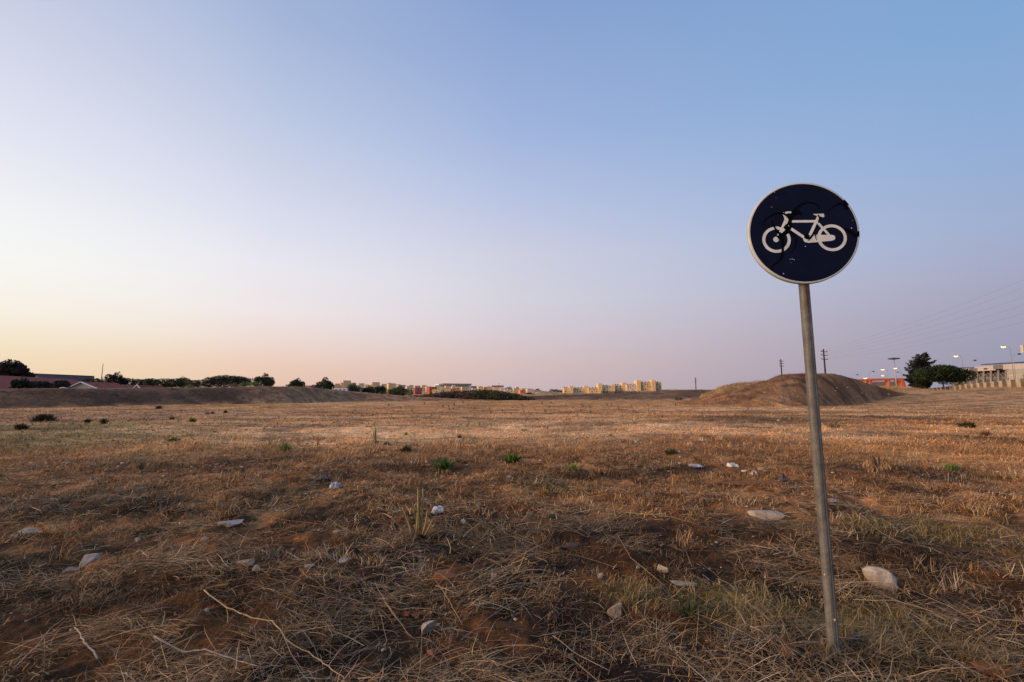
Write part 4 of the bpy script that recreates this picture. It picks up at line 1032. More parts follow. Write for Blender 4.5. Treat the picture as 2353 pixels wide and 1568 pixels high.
tree(1228, 1244, 892, 903, 460, DKP, 'round dark tree above the pale blue house', 'round', 30, n=600, gap=.2)
tree(1247, 1251, 897, 905, 520, DKP, 'tiny cypress among the far white houses', 'cone', 31, n=160, gap=.1)
tree(1256, 1262, 899, 905, 540, DKP, 'small tree among the far white houses', 'round', 32, n=160, gap=.1)
tree(1264, 1300, 894, 910, 520, ((.03, .045, .03), (.07, .09, .05)), 'hill of dark trees left of the long tan apartment row', 'belt', 33, n=1300, gap=.1)
tree(1382, 1468, 897.5, 907, 300, ((.02, .035, .014), (.07, .10, .035)), 'dark green hedge below the tan apartment row', 'belt', 34, n=2200, trunk=False, name='hedge', cat='hedge', gap=.2)
tree(1752 - 200, 1570, 913, 921, 120, ((.02, .035, .014), (.06, .08, .03)), 'dark bush at the foot of the far bank', 'belt', 35, n=500, trunk=False, name='bush', cat='bush', gap=.2)
tree(826, 866, 889, 907, 192, DKP, 'low dark thicket between the first two dark town trees', 'belt', 51, n=1300, gap=.2, trunk=False, name='thicket', cat='thicket')
tree(884, 946, 893, 910, 188, ((.03, .045, .018), (.08, .10, .035)), 'low green thicket under the dark green tree left of the maroon house', 'belt', 52, n=1600, gap=.2, trunk=False, name='thicket', cat='thicket')
# right: leaning conifer and umbrella pine
def conifer():
    D = 118; rr_ = random.Random(3)
    base = at(2106, 891, D); gz = H(base.x, D) - .1
    root = empty('conifer_tree', (base.x, D, gz), 'tall ragged dark conifer with a crooked tip, right of the orange bridge', 'conifer', 'trees by the panelled wall')
    def p(u, v, dy=0): return at(u, v, D + dy)
    trunk = MB().tube([(base.x, D, gz - .3), p(2106, 870), p(2110, 845), p(2120, 822), p(2126, 811)], [.32, .28, .2, .1, .03], 8)
    bl = []; V = []; 
    arms = [(2104, 880, 2080, 872), (2105, 872, 2078, 862), (2106, 868, 2082, 846), (2108, 858, 2086, 836), (2110, 850, 2092, 830), (2112, 845, 2100, 822), (2114, 836, 2108, 816), (2122, 822, 2127, 811), (2118, 830, 2134, 824), (2116, 838, 2138, 833),
            (2114, 846, 2136, 842), (2112, 852, 2150, 829), (2110, 862, 2142, 846), (2107, 875, 2130, 868), (2106, 884, 2090, 886), (2104, 886, 2124, 884), (2106, 862, 2092, 856), (2110, 842, 2122, 836), (2106, 877, 2112, 870)]
    for (a, b, c, d) in arms:
        dy = rr_.uniform(-2.5, 2.5)
        trunk.tube([p(a, b), p((a + c) / 2, (b + d) / 2 - 1, dy / 2), p(c, d, dy)], [.09, .06, .02], 5)
        for k in range(6):
            t = .15 + .85 * k / 5; q = p(a + (c - a) * t, b + (d - b) * t, dy * t); r_ = 1.0 * (1 - .62 * t)
            bl.append((q.x, q.y, q.z, r_ * 1.0, r_ * 1.1, r_ * .55))
    trunk.build('trunk', BARK, root, smooth=True)
    V, Fc, C = cloud(bl, 5200, .26, ((.014, .017, .016), (.045, .052, .042)), 5, gap=.25)
    npmesh('crown', V, Fc, LEAF_M, parent=root, col=C)
conifer()
tree(2104, 2219, 837, 879, 108, ((.008, .014, .006), (.035, .055, .018)), 'broad dark umbrella pine in front of the warehouse', 'umbrella', 41, n=9000, group='trees by the panelled wall', name='umbrella_pine', gap=.1, leaf=.22)
tree(2095, 2135, 866, 892, 112, BLK, 'dark shrub under the umbrella pine beside the conifer', 'round', 42, n=1500, group='trees by the panelled wall', name='shrub', cat='shrub', gap=.15)
tree(2150, 2215, 868, 886, 116, ((.02, .03, .02), (.06, .07, .04)), 'thin shaded hedge behind the panelled wall', 'belt', 43, n=1300, group='trees by the panelled wall', name='hedge', cat='hedge', trunk=False, gap=.75)
# bramble mass in the middle distance
def scrub():
    bl = []; rr_ = random.Random(9)
    us = [(860, 911), (938, 909), (980, 905), (1010, 900), (1050, 897), (1080, 895), (1108, 893.5), (1145, 896), (1182, 903), (1211, 911)]
    for k in range(64):
        u = 862 + (1212 - 862) * k / 63; v = np.interp(u, [a for a, b in us], [b for a, b in us]); 
        D = rr_.uniform(128, 146); p = at(u, v + 2.5, D); g = height(np.array([p.x]), np.array([D]))[0] - .3
        h = max(p.z - g, .8)
        bl.append((p.x, D, g + h * .5, 2.8, 3.0, h * .52))
    V, Fc, C = cloud(bl, 22000, .26, ((.04, .032, .022), (.15, .10, .065)), 77, gap=.3)
    u = V[:, 0] / V[:, 1] * F / CP + CX
    gg = (np.exp(-((u - 1125) / 40) ** 2) + np.exp(-((u - 1190) / 16) ** 2))
    C = mix(C, C * (.65, 1.0, .5), np.clip(gg, 0, 1))
    tag(npmesh('bramble_scrub', V, Fc, LEAF_M, col=C), 'long mass of brown and dull green brambles below the town', 'scrub', kind='stuff')
scrub()

# ------------------------------------------------------------------ houses
def wallmat(name, c):
    c = tuple(min(.82, k * 1.5) for k in c)
    return mat('render ' + name, c, .85, col2=tuple(k * .82 for k in c), scale=.35, bump=.1)
WALLS = {'tan': (.58, .39, .20), 'ochre': (.60, .41, .20), 'cream': (.64, .48, .28), 'maroon': (.27, .07, .06), 'red': (.36, .07, .04), 'orange': (.52, .19, .07), 'white': (.66, .64, .62), 'brown': (.44, .29, .18), 'blue': (.45, .52, .60), 'pink': (.60, .45, .32), 'grey': (.40, .38, .37), 'rose': (.42, .17, .15)}
WIN = mat('dark window glass', (.05, .05, .06), .15, .3, 3, spec=.6)
SHUT = mat('pale shutter', (.55, .5, .45), .7, .2, 3)
ROOFG = mat('grey flat roof', (.22, .19, .18), .9, .3, 1)
def house(u0, u1, vt, vb, D, wc, label, rot=25, wins=(), depth=.8, roof=None, group='houses of the far town', name='house', step=None, cat='house'):
    uc = (u0 + u1) / 2; W = (u1 - u0) / F * D * CP; tp = at(uc, vt, D); bt = at(uc, vb, D)
    gz = min(H(tp.x, D), bt.z) - .8
    a = math.radians(rot) - math.atan2(tp.x, D) * 0
    k = abs(math.cos(a)) + depth * abs(math.sin(a)); w = W / k; d = w * depth
    root = empty(name, (tp.x, D, gz), label, cat, group)
    wm = wallmat(wc, WALLS[wc]); cy = D + d * .4
    co, si = math.cos(a), math.sin(a)
    def L(x, y, z): return (tp.x + x * co - y * si, cy + x * si + y * co, z)
    z1 = tp.z
    if roof == 'gable': z1 = tp.z - (tp.z - bt.z) * .35
    m = MB(); m.box((tp.x, cy, (gz + z1) / 2), (w, d, z1 - gz), a)
    if step:                               # a taller or lower volume beside it: (x0, x1, height above the main top)
        for (x0, x1, dh) in step:
            m.box((*L((x0 + x1 - 1) / 2 * w, 0, 0)[:2], (gz + z1 + dh) / 2), ((x1 - x0) * w, d * .7, z1 + dh - gz), a)
    wall = m.build('wall', wm, root)
    if roof == 'gable':
        o = .3; V_ = [L(-w / 2 - o, -d / 2 - o, z1), L(w / 2 + o, -d / 2 - o, z1), L(w / 2 + o, d / 2 + o, z1), L(-w / 2 - o, d / 2 + o, z1), L(-w / 2 - o, 0, tp.z), L(w / 2 + o, 0, tp.z)]
        MB().add(V_, [(0, 1, 5, 4), (2, 3, 4, 5), (3, 0, 4), (1, 2, 5), (3, 2, 1, 0)]).build('roof', mat('red tile roof', (.34, .10, .07), .85, .35, 2), root)
    else:
        MB().box((tp.x, cy, z1 + .08), (w * .94, d * .94, .16), a).build('roof', ROOFG, root)
    for (fx, fz, ww, hh, kind) in wins:      # on the front face, in fractions
        zz = bt.z + (z1 - bt.z) * fz; hz = (z1 - bt.z) * hh
        x = (fx - .5) * w
        MB().box(L(x, -d / 2 - .03, zz), (w * ww, .12, hz), a).build('window', WIN if kind == 'd' else SHUT, root)
    return root
W2 = ((.25, .62, .13, .2, 'd'), (.7, .62, .13, .2, 'd'))
W4 = W2 + ((.25, .28, .13, .2, 'd'), (.7, .28, .13, .2, 'd'))
house(655, 672, 884, 891, 230, 'white', 'white house leftmost in the gap beside the ragged tree', 20, W2, roof='gable')
house(671, 682, 885, 892, 260, 'rose', 'reddish house behind the leftmost white one', 20, ())
house(700, 716, 886, 896, 240, 'white', 'white house between the two round dark trees', -15, W2, roof='gable')
house(714, 727, 885, 898, 250, 'rose', 'pinkish red house touching the second round tree', 25, W2)
house(768, 781, 882.5, 895, 270, 'brown', 'brown block right of the second round tree', 20, ())
house(766, 797, 892, 900, 200, 'white', 'low white house row below the first tan block', 8, ((.2, .5, .1, .3, 'd'), (.5, .5, .1, .3, 'd'), (.8, .5, .1, .3, 'd')), depth=.3)
house(784, 805.5, 875.4, 895, 260, 'tan', 'tallest tan block at the left end of the town', 30, ((.3, .7, .12, .1, 's'),), step=((-.22, .1, -1.0),))
house(803, 818, 881, 896, 300, 'brown', 'dull brown block behind the leafy tree', 25, ())
house(821, 837, 882, 896, 280, 'tan', 'tan block with one pale window between two trees', 30, ((.3, .7, .3, .3, 's'),))
house(850, 872, 879.3, 893, 280, 'tan', 'stepped tan block above the dark trees', 30, ((.6, .75, .3, .12, 's'),), step=((-.2, .25, -1.2),))
house(875, 889, 883, 895, 320, 'cream', 'cream block left of the wide tan block', 25, ())
house(887, 909, 882, 899, 270, 'tan', 'wide tan block with a small pale window in the town centre', 30, ((.5, .35, .2, .12, 's'),))
house(911, 932, 885.5, 897, 330, 'brown', 'long brownish block behind the dark green tree', 25, W2)
house(930, 950, 888, 903, 280, 'cream', 'cream house with two floors left of the maroon house', 25, W4)
house(950, 966, 887, 895, 360, 'brown', 'dull block peeping over the maroon house', 25, ())
house(949, 969, 891.7, 903.5, 250, 'maroon', 'maroon house with white framed windows', 28, ((.25, .7, .1, .2, 's'), (.7, .7, .1, .2, 's'), (.25, .3, .1, .2, 's'), (.7, .3, .1, .2, 's')))
house(966, 980, 886, 897, 340, 'tan', 'tan block between the maroon and the bright red house', 25, ())
house(976, 991, 889, 898, 320, 'pink', 'pale pinkish block left of the bright red house', 25, ())
house(981, 1003, 890, 903, 245, 'red', 'bright red house with white windows in the middle of the town', 30, ((.25, .72, .1, .16, 's'), (.65, .72, .1, .16, 's'), (.25, .3, .1, .16, 's'), (.65, .3, .1, .16, 's')))
house(997, 1012, 886, 896, 330, 'cream', 'cream block at the left end of the long grey building', 20, ())
house(991, 1012, 895, 904, 235, 'ochre', 'low yellow house right of the bright red house', 10, ((.5, .5, .1, .2, 'd'),))
house(1011, 1034, 893, 903, 238, 'ochre', 'stepped yellow house, second after the bright red house', 10, ((.3, .5, .1, .2, 'd'),), step=((.0, .4, 1.0),))
house(1021, 1035, 887, 896, 300, 'tan', 'tan cube in front of the long grey building', 20, ())
house(1035, 1058, 888.5, 899, 290, 'cream', 'cream block with a stepped top before the long grey building', 15, W2, step=((.1, .4, .8),))
house(1034, 1057, 893.5, 900, 240, 'orange', 'low orange house in front of the cream stepped block', 10, ())
house(1058, 1077, 890, 898, 280, 'tan', 'tan house at the right end of the long grey building', 20, W2)
house(1077, 1095, 887.5, 895, 380, 'rose', 'pinkish roofed house right of the long grey building', 10, (), roof='gable')
house(1097, 1110, 889, 896, 330, 'ochre', 'yellow block above the middle of the brambles', 15, ())
house(1115, 1132, 889.5, 896, 330, 'tan', 'tan block left of the white house with the red roof', 15, (), step=((.2, .6, .5),))
house(1130, 1157, 886, 896, 400, 'white', 'white house with a red tiled roof and aerial', 5, ((.2, .4, .08, .3, 'd'), (.8, .4, .08, .3, 'd')), roof='gable', depth=.5)
house(1136, 1148, 890.5, 897, 330, 'ochre', 'small yellow block below the red tiled roof', 10, ())
house(1149, 1161, 892, 897, 350, 'white', 'low white house right of the small yellow block', 5, ((.3, .5, .2, .3, 'd'), (.7, .5, .2, .3, 'd')))
house(1160, 1181, 897, 904, 300, 'ochre', 'low yellow house at the right end of the brambles', 5, W2)
house(1178, 1193, 892.8, 904, 310, 'tan', 'tan block left of the orange house', 15, ())
house(1191, 1207, 896.5, 910, 280, 'orange', 'orange brick coloured house near the end of the town', 25, ((.3, .6, .12, .14, 's'),))
house(1196, 1211, 893.5, 902, 330, 'pink', 'pinkish block behind the orange house', 15, ())
house(1208, 1227, 894.5, 907, 310, 'pink', 'stepped pink block above the dark bush', 15, (), step=((.1, .6, .3),))
house(1224, 1233, 901, 911, 300, 'brown', 'brown block left of the pale blue house', 15, ())
house(1231, 1241, 901.5, 912, 290, 'blue', 'pale blue block at the end of the town', 8, ((.3, .5, .12, .12, 's'),))
for k, (a, b, c, d, col, lb) in enumerate(((1241, 1250, 904, 910, 'white', 'leftmost low house of the far white hamlet'), (1250, 1259, 902.5, 908, 'pink', 'pinkish roofed house of the far white hamlet'), (1256, 1268, 904, 911, 'white', 'widest low house of the far white hamlet'), (1266, 1274, 905, 910, 'cream', 'cream house of the far white hamlet'), (1273, 1281, 904.5, 910.5, 'white', 'rightmost house of the far white hamlet'))):
    house(a, b, c, d, 480 + 10 * k, col, lb, 8, ((.3, .5, .12, .3, 'd'), (.7, .5, .12, .3, 'd')), roof='gable' if k in (1, 3) else None, depth=.6)
for (a, b, c, d, D_, col, lb) in ((837, 850, 884.5, 894, 330, 'cream', 'cream block right of the one with a pale window'), (889, 899, 880.8, 890, 380, 'cream', 'pale block peeping behind the wide tan block'), (909, 921, 884, 892, 400, 'tan', 'tan block behind the long brownish one'), (938, 950, 885.6, 892, 400, 'tan', 'upper tan block above the cream two floor house'), (966, 978, 893, 902, 270, 'tan', 'low tan house squeezed between maroon and bright red houses'),
        (1059, 1070, 894, 900, 250, 'ochre', 'small yellow house under the right end of the grey building'), (1083, 1096, 891.5, 897, 300, 'cream', 'cream house below the pinkish roof'), (1110, 1119, 890.5, 896, 320, 'orange', 'orange block between yellow and tan ones above the brambles'), (1163, 1178, 893.5, 899, 400, 'white', 'white terrace right of the red tiled roof'), (1184, 1192, 889.5, 896, 420, 'white', 'pale block above the tan one near the orange house'),
        (820, 832, 886, 896, 230, 'white', 'white wall glimpsed between the first two dark trees')):
    house(a, b, c, d, D_, col, lb, 18, W2)
def longbuilding():
    D = 360; p0 = at(1001, 881, D); p1 = at(1076, 885, D * 1.03); bt = at(1040, 893, D)
    root = empty('long_building', ((p0.x + p1.x) / 2, D, bt.z - 3), 'long pale grey building with a dark window band above the town', 'building', 'houses of the far town')
    L_ = (p1 - p0).length; a = math.atan2(p1.y - p0.y, p1.x - p0.x); c = (p0 + p1) / 2; zt = (p0.z + p1.z) / 2; h = zt - bt.z + 3
    MB().box((c.x, c.y + 6, zt - h / 2), (L_, 12, h), a).build('wall', wallmat('white', WALLS['white']), root)
    MB().box((c.x + 2, c.y + 6, zt + .2), (L_ * .88, 13, .45), a).build('roof', ROOFG, root)
    for k in range(16):
        t = .12 + .86 * k / 15; q = p0.lerp(p1, t)
        MB().box((q.x, q.y - .3, zt - 1.35), (1.0, .7, 1.1), a).build('window', WIN, root)
    MB().box((c.x - L_ * .2, c.y - .2, zt - 3.0), (L_ * .25, .5, .7), a).build('balcony', WIN, root)
    MB().box((c.x + L_ * .36, c.y - .2, zt - 3.0), (L_ * .2, .5, .7), a).build('balcony', WIN, root)
longbuilding()
def aerial(u, v0, v1, D, r, label, cat='mast', name='mast', heads=()):
    a = at(u, v0, D); b = at(u, v1, D)
    m = MB().tube([a, Vector((a.x, D, b.z))], [r * .5, r], 6)
    for (dz, w) in heads: m.box((a.x, D, a.z - dz), (w, .1, .25), 0)
    o = m.build(name, mat('dark steel', (.08, .07, .07), .6, .3, 3), loc=(a.x, D, b.z))
    tag(o, label, cat)
aerial(1147, 881, 890, 400, .14, 'small aerial on the white house with the red roof', 'aerial', 'aerial', ((.3, .9),))
aerial(237, 836, 884, 150, .14, 'thin tall mast rising above the left tree line')
aerial(863, 891, 905, 185, .16, 'pale lamp pole in front of the dark tree at the town edge', 'pole', 'pole')
aerial(1024 - 120, 893, 906, 186, .12, 'pale pole beside the dark tree, nearer the maroon house', 'pole', 'pole')

# the tan apartment row
def apartments():
    D = 400
    segs = [  # u0,u1,vt,vb, tower(u0,u1,vt)?, colour, label, windows
        (1296, 1308.6, 892, 908, (1309.6, 1317.5, 887), 'tan', 'leftmost three storey tan apartment block of the row', 2),
        (1318.8, 1341.5, 892, 908, (1342.7, 1351, 887), 'cream', 'second tan apartment block from the left of the row', 4),
        (1352.2, 1374, 892.3, 907, (1374.8, 1384, 881.3), 'tan', 'third apartment block of the row, with four roof tanks', 4),
        (1385, 1405.5, 886.5, 903, (1405.5, 1413.5, 884.6), 'cream', 'fourth apartment block of the row, half hidden by the hedge', 3),
        (1413.5, 1429.3, 885, 900, (1429.8, 1439.3, 879.6), 'pink', 'fifth apartment block of the row, pinkish', 2),
        (1440.5, 1462.6, 884.6, 899, (1463, 1472.6, 874), 'pink', 'sixth apartment block of the row, pale rose with a tall tower', 4),
        (1474.3, 1496.5, 879, 899, (1497.6, 1506.3, 873.6), 'ochre', 'seventh apartment block of the row, yellow with twelve windows', 4),
        (1507.5, 1519.6, 879, 899, None, 'ochre', 'rightmost narrow yellow apartment block of the row', 2)]
    for i, (a, b, c, d, tw, wc, lb, nw) in enumerate(segs):
        DD = D + 4 * math.sin(i * 2)
        p = at((a + b) / 2, c, DD); q = at((a + b) / 2, d, DD); W = (b - a) / F * DD * CP; gz = q.z - 3
        root = empty('apartment_block', (p.x, DD, gz), lb, 'apartment block', 'tan apartment row on the horizon')
        wm = wallmat(wc, WALLS[wc]); wt = wallmat('tan', WALLS['tan'])
        MB().box((p.x, DD + 6, (gz + p.z) / 2), (W, 12, p.z - gz), 0).build('wall', wm, root)
        MB().box((p.x, DD + 6, p.z + .12), (W * .97, 11.6, .24), 0).build('roof', ROOFG, root)
        if tw:
            t0, t1, tv = tw; tp = at((t0 + t1) / 2, tv, DD - 1.5); TW = (t1 - t0) / F * DD * CP
            MB().box((tp.x, DD + 3, (gz + tp.z) / 2), (TW, 9.2, tp.z - gz), 0).build('stair_tower', wt if wc != 'tan' else wallmat('ochre', WALLS['ochre']), root)
            MB().box((at(t1 + .4, tv, DD).x + .1, DD + 4, (gz + p.z) / 2), (.35, 8, p.z - gz - .5), 0).build('joint_shade', WIN, root)  # dark strip standing in for the shade beside the tower
        hgt = p.z - q.z
        for cx in range(nw):
            fx = (cx + .5) / nw
            for rz_, fz in enumerate((.80, .50, .2)):
                if (cx * 3 + rz_ + i) % 7 == 3: continue
                x = p.x + (fx - .5) * W
                kd = SHUT if (cx + rz_ * 2 + i) % 3 == 0 else WIN
                MB().box((x, DD - .04, q.z + hgt * fz), (min(1.3, W / nw * .42), .16, hgt * .13), 0).build('window', kd, root)
        for k in range(2 if nw < 4 else 3):
            x = p.x + (-.38 + .34 * k) * W
            MB().tube([(x, DD + 2, p.z + .1), (x, DD + 2, p.z + .95)], .42, 8).build('roof_tank', mat('dark tank', (.03, .03, .03), .6), root, smooth=False)
apartments()

# ------------------------------------------------------------------ red roofed houses on the left
def redhouses():
    tile = mat('red clay tiles', (.34, .065, .045), .85, col2=(.20, .04, .03), scale=.9, bump=.5, bscale=3)
    # long roof: ridge runs away to the right
    def longroof(u0, v0, D0, u1, v1, D1, label, eave_drop=2.6, wd=5.2):
        a = at(u0, v0, D0); b = at(u1, v1, D1); d = (b - a); d.z = 0; L_ = d.length; d.normalize(); nrm = Vector((d.y, -d.x, 0))      # towards the camera
        if nrm.y > 0: nrm = -nrm
        gz = -.2; root = empty('house', ((a.x + b.x) / 2, (a.y + b.y) / 2, gz), label, 'house', 'red roofed houses behind the embankment')
        e0 = a + nrm * wd; e1 = b + nrm * wd; f0 = a - nrm * wd; f1 = b - nrm * wd
        for e in (e0, e1, f0, f1): e.z = (a.z + b.z) / 2 - eave_drop
        b2 = b - d * 3.0; t = .14
        V_ = [a, b2, e1, e0, f1, f0]
        low = [v - Vector((0, 0, t)) for v in V_]
        MB().add(V_ + low, [(0, 1, 2, 3), (1, 0, 5, 4), (1, 4, 2), (6, 9, 8, 7), (7, 10, 11, 6), (7, 8, 10), (3, 2, 8, 9), (2, 4, 10, 8), (4, 5, 11, 10), (0, 3, 9, 6), (5, 0, 6, 11)]).build('roof', tile, root)
        c = (a + b) / 2; z1 = e0.z
        MB().box((c.x, c.y, (gz + z1) / 2 - .05), (L_ - .8, wd * 1.8, z1 - gz - .1), math.atan2(d.y, d.x)).build('wall', wallmat('cream', WALLS['cream']), root)
        return root, nrm, d
    root, nrm, d = longroof(-90, 858, 66, 186, 873.5, 99, 'long low house with a wide red tiled roof at the left edge')
    root2, nrm2, d2 = longroof(200, 880, 112, 320, 886.5, 150, 'second red roofed house, further right and farther away')
    def gable(u0, u1, ut, vt, vb, D, label, parent_group='white gables before the red roofs'):
        gz = -.2; ap = at(ut, vt, D); l = at(u0, vb, D); r = at(u1, vb, D)
        root = empty('gabled_house', (ap.x, D, gz), label, 'house', 'white gabled houses behind the embankment')
        wall = [Vector((l.x, D, gz)), Vector((r.x, D, gz)), Vector((r.x, D, l.z)), Vector((ap.x, D, ap.z - .12)), Vector((l.x, D, l.z))]
        MB().prism(wall, (0, 7, 0)).build('wall', wallmat('gable beige', (.33, .30, .24)), root)
        t = (l - ap).length * .03 + .07
        for s, e in ((-1, l), (1, r)):
            dirv = (e - ap).normalized(); nn = Vector((-dirv.z * s, 0, dirv.x * s)) if False else Vector((dirv.z, 0, -dirv.x))
            if nn.z < 0: nn = -nn
            e2 = e + dirv * .6
            MB().prism([ap + nn * .02, e2 + nn * .02, e2 + nn * (.02 + t), ap + nn * (.02 + t)], (0, -.35, 0)).build('bargeboard', mat('white painted timber', (.72, .70, .66), .6, .15, 3), root)
            MB().prism([ap + nn * .02 + Vector((0, .01, 0)), e2 + nn * .02 + Vector((0, .01, 0)), e2 + nn * (t) + Vector((0, .01, 0)), ap + nn * (t) + Vector((0, .01, 0))], (0, 7.3, 0)).build('roof', tile, root)
        return root
    g = gable(157, 224, 188, 879.5, 894, 84, 'white gabled house end beside the second red roof')
    ap = at(188, 884, 84)
    m = MB()
    for dx in (-.9, .9):
        m.tube([(ap.x + dx - .8, 83.9, ap.z - 1.6), (ap.x + dx - .5, 83.9, ap.z - .9), (ap.x + dx, 83.9, ap.z - .65), (ap.x + dx + .5, 83.9, ap.z - .9), (ap.x + dx + .8, 83.9, ap.z - 1.6)], .09, 6)
    m.build('arch_trim', mat('grey trim', (.42, .4, .35), .8), g)
    gable(308, 324, 316, 886, 894, 105, 'small white gable at the right end of the red roofs')
    # dark warehouse behind
    D = 190; p0 = at(89, 859.3, D); p1 = at(217, 867.6, D * 1.12); gz = -.3
    root = empty('warehouse', ((p0.x + p1.x) / 2, (p0.y + p1.y) / 2, gz), 'long dark slate coloured warehouse behind the left red roof', 'warehouse')
    dv = p1 - p0; dv.z = 0; n_ = Vector((-dv.y, dv.x, 0)).normalized() * 20
    zt = (p0.z + p1.z) / 2
    q0, q1 = Vector((p0.x, p0.y, gz)), Vector((p1.x, p1.y, gz))
    MB().prism([q0, q1, q1 + n_, q0 + n_], (0, 0, zt - gz)).build('wall', mat('slate cladding', (.14, .115, .15), .7, .25, .4, bump=.2), root)
    MB().prism([q + Vector((0, 0, zt - gz + .05)) for q in (q0 - dv.normalized() * 2, q1, q1 + n_, q0 + n_)], (0, 0, .35)).build('roof', mat('dark roof edge', (.07, .06, .07), .8), root)
redhouses()
# thin white pipe end near the bushes
tag(MB().tube([at(138, 888, 61) + Vector((0, 0, -1.2)), at(139, 891.5, 61), at(146, 891, 61), at(158, 893, 61)], .07, 6).build('white_pipe', mat('white plastic', (.7, .7, .68), .4), loc=at(138, 893, 61) + Vector((0, 0, -1)), smooth=True), 'thin white pipe between the two black bushes', 'pipe')

# ------------------------------------------------------------------ utility poles and wires
WOOD = mat('tarred wood', (.05, .04, .045), .8, .4, 6)
def upole(u, vt, D, arms, half, r, label):
    t = at(u, vt, D); g = H(t.x, D) - .5
    root = empty('utility_pole', (t.x, D, g), label, 'utility pole', 'utility poles beyond the mound')
    MB().tube([(t.x, D, g), (t.x, D, t.z)], [r * 1.5, r], 8).build('pole', WOOD, root, smooth=True)
    ends = []
    for v in arms:
        z = at(u, v, D).z
        MB().box((t.x, D - r, z), (half * 2, .16, .18), .5).build('crossarm', WOOD, root)
        for s in (-1, 1):
            e = Vector((t.x + s * half * math.cos(.5) * .93, D - r + s * half * math.sin(.5) * .93, z + .25)); ends.append(e)
            MB().tube([e - Vector((0, 0, .18)), e + Vector((0, 0, .14))], [.13, .16], 6).build('insulator', mat('brown insulator', (.1, .06, .05), .3), root)
    return ends
endsA = upole(1892, 802.5, 170, (808.7, 816.8, 826), 2.1, .24, 'tallest utility pole with three crossarms, just right of the sign pole')
upole(1794, 825.8, 235, (830.6, 836, 842), 1.8, .26, 'middle utility pole, left of the sign pole behind the mound')
upole(1598, 868, 450, (870.6, 875, 880), 1.7, .34, 'smallest and farthest utility pole above the far bank')
order = sorted(endsA, key=lambda e: (e.x > at(1892, 803, 170).x, -e.z))
tgt = [(2620, 528), (2620, 553), (2620, 585), (2620, 612), (2620, 640), (2620, 668)]
PAIR = [order[0], order[3], order[1], order[4], order[2], order[5]]
for k, (e, (u, v)) in enumerate(zip(PAIR, tgt)):
    b = at(u, v, 88); pts = []
    for i in range(25):
        t = i / 24; p = e.lerp(b, t); p.z -= 4 * 1.9 * t * (1 - t); pts.append(p)
    o = MB().tube(pts, .014, 4, cap=False).build('power_line', mat('wire', (.22, .22, .24), .6), loc=e)
    tag(o, ('uppermost', 'second', 'third', 'fourth', 'fifth', 'lowest')[k] + ' thin overhead wire sagging from the tallest utility pole to the upper right', 'power line', 'overhead power lines')

# ------------------------------------------------------------------ right side: lamps, bridge, wall, warehouse
GALV = mat('galvanised lamp post', (.42, .42, .46), .5, .2, 4, metal=.3)
LITM, nt_, b_ = newmat('sodium lamp glow'); b_.inputs['Emission Color'].default_value = (1, .56, .2, 1); b_.inputs['Emission Strength'].default_value = 2.3; b_.inputs['Base Color'].default_value = (.9, .7, .5, 1)
nn_ = noise(nt_, 3); 
def lamp(u, v, D, lit, side, label, thin=False):
    h = at(u, v, D); g = H(h.x, D); px = h.x + side * 1.6
    root = empty('street_lamp', (px, D, g), label, 'street lamp', 'street lamps on the right horizon')
    r = .04
    MB().tube([(px, D, g - .2), (px, D, h.z - .5), (px - side * .3, D, h.z - .1), (h.x + side * .3, D, h.z + .05)], [r * 1.6, r, r * .8, r * .7], 6).build('post', GALV, root, smooth=True)
    m = MB(); sz = .85 if lit else .8
    m.tube([(h.x + side * sz * .5, D, h.z + .05), (h.x + side * sz * .15, D, h.z + .02), (h.x - side * sz * .35, D, h.z), (h.x - side * sz * .5, D, h.z - .02)], [.07, .2, .17, .05], 8)
    hd = m.build('lamp_head', mat('dark lamp housing', (.05, .05, .055), .5) if not lit else GALV, root, smooth=True)
    if lit:
        MB().tube([(h.x + side * .55, D, h.z - .1), (h.x, D, h.z - .14), (h.x - side * .45, D, h.z - .1)], [.12, .22, .1], 12).build('lamp_glass', LITM, hd, smooth=True)
lamp(1988, 869, 150, True, 1, 'lit lamp just above the left end of the orange bridge')
lamp(2028, 849, 150, True, 1, 'upper one of two lit lamps stacked above the orange bridge')
lamp(2028, 863, 190, True, 1, 'lower one of two lit lamps stacked above the orange bridge')
lamp(2057, 846, 150, True, 1, 'lit lamp beside the high mast pole')
lamp(2196, 818, 120, True, 1, 'lit lamp hanging over the umbrella pine')
lamp(2305, 796.6, 105, True, 1, 'lit lamp at upper right above the warehouse, highest of all lamps')
lamp(1970, 861.5, 170, False, -1, 'unlit lamp leftmost, above the slope of the mound')
lamp(2007, 854, 160, False, -1, 'unlit lamp second from the left above the orange bridge')
lamp(2063, 855.5, 170, False, 1, 'unlit lamp right of the high mast pole')
lamp(2240.5, 828.4, 120, False, -1, 'unlit lamp over the left end of the warehouse')
lamp(2342, 814, 110, False, -1, 'faint unlit lamp at the right edge above the warehouse')
def highmast():
    D = 190; t = at(2054, 826, D); g = H(t.x, D)
    root = empty('high_mast_lamp', (t.x, D, g), 'tall mast with a flat round head of unlit floodlights above the orange bridge', 'light mast')
    MB().tube([(t.x, D, g), (t.x, D, t.z)], [.26, .14], 8).build('mast', GALV, root, smooth=True)
    MB().tube([(t.x, D, t.z - .1), (t.x, D, t.z + .1), (t.x, D, t.z + .45), (t.x, D, t.z + .7)], [.7, 2.1, 1.9, .3], 18).build('lamp_ring', mat('dark lamp housing', (.05, .05, .055), .5), root)
highmast()
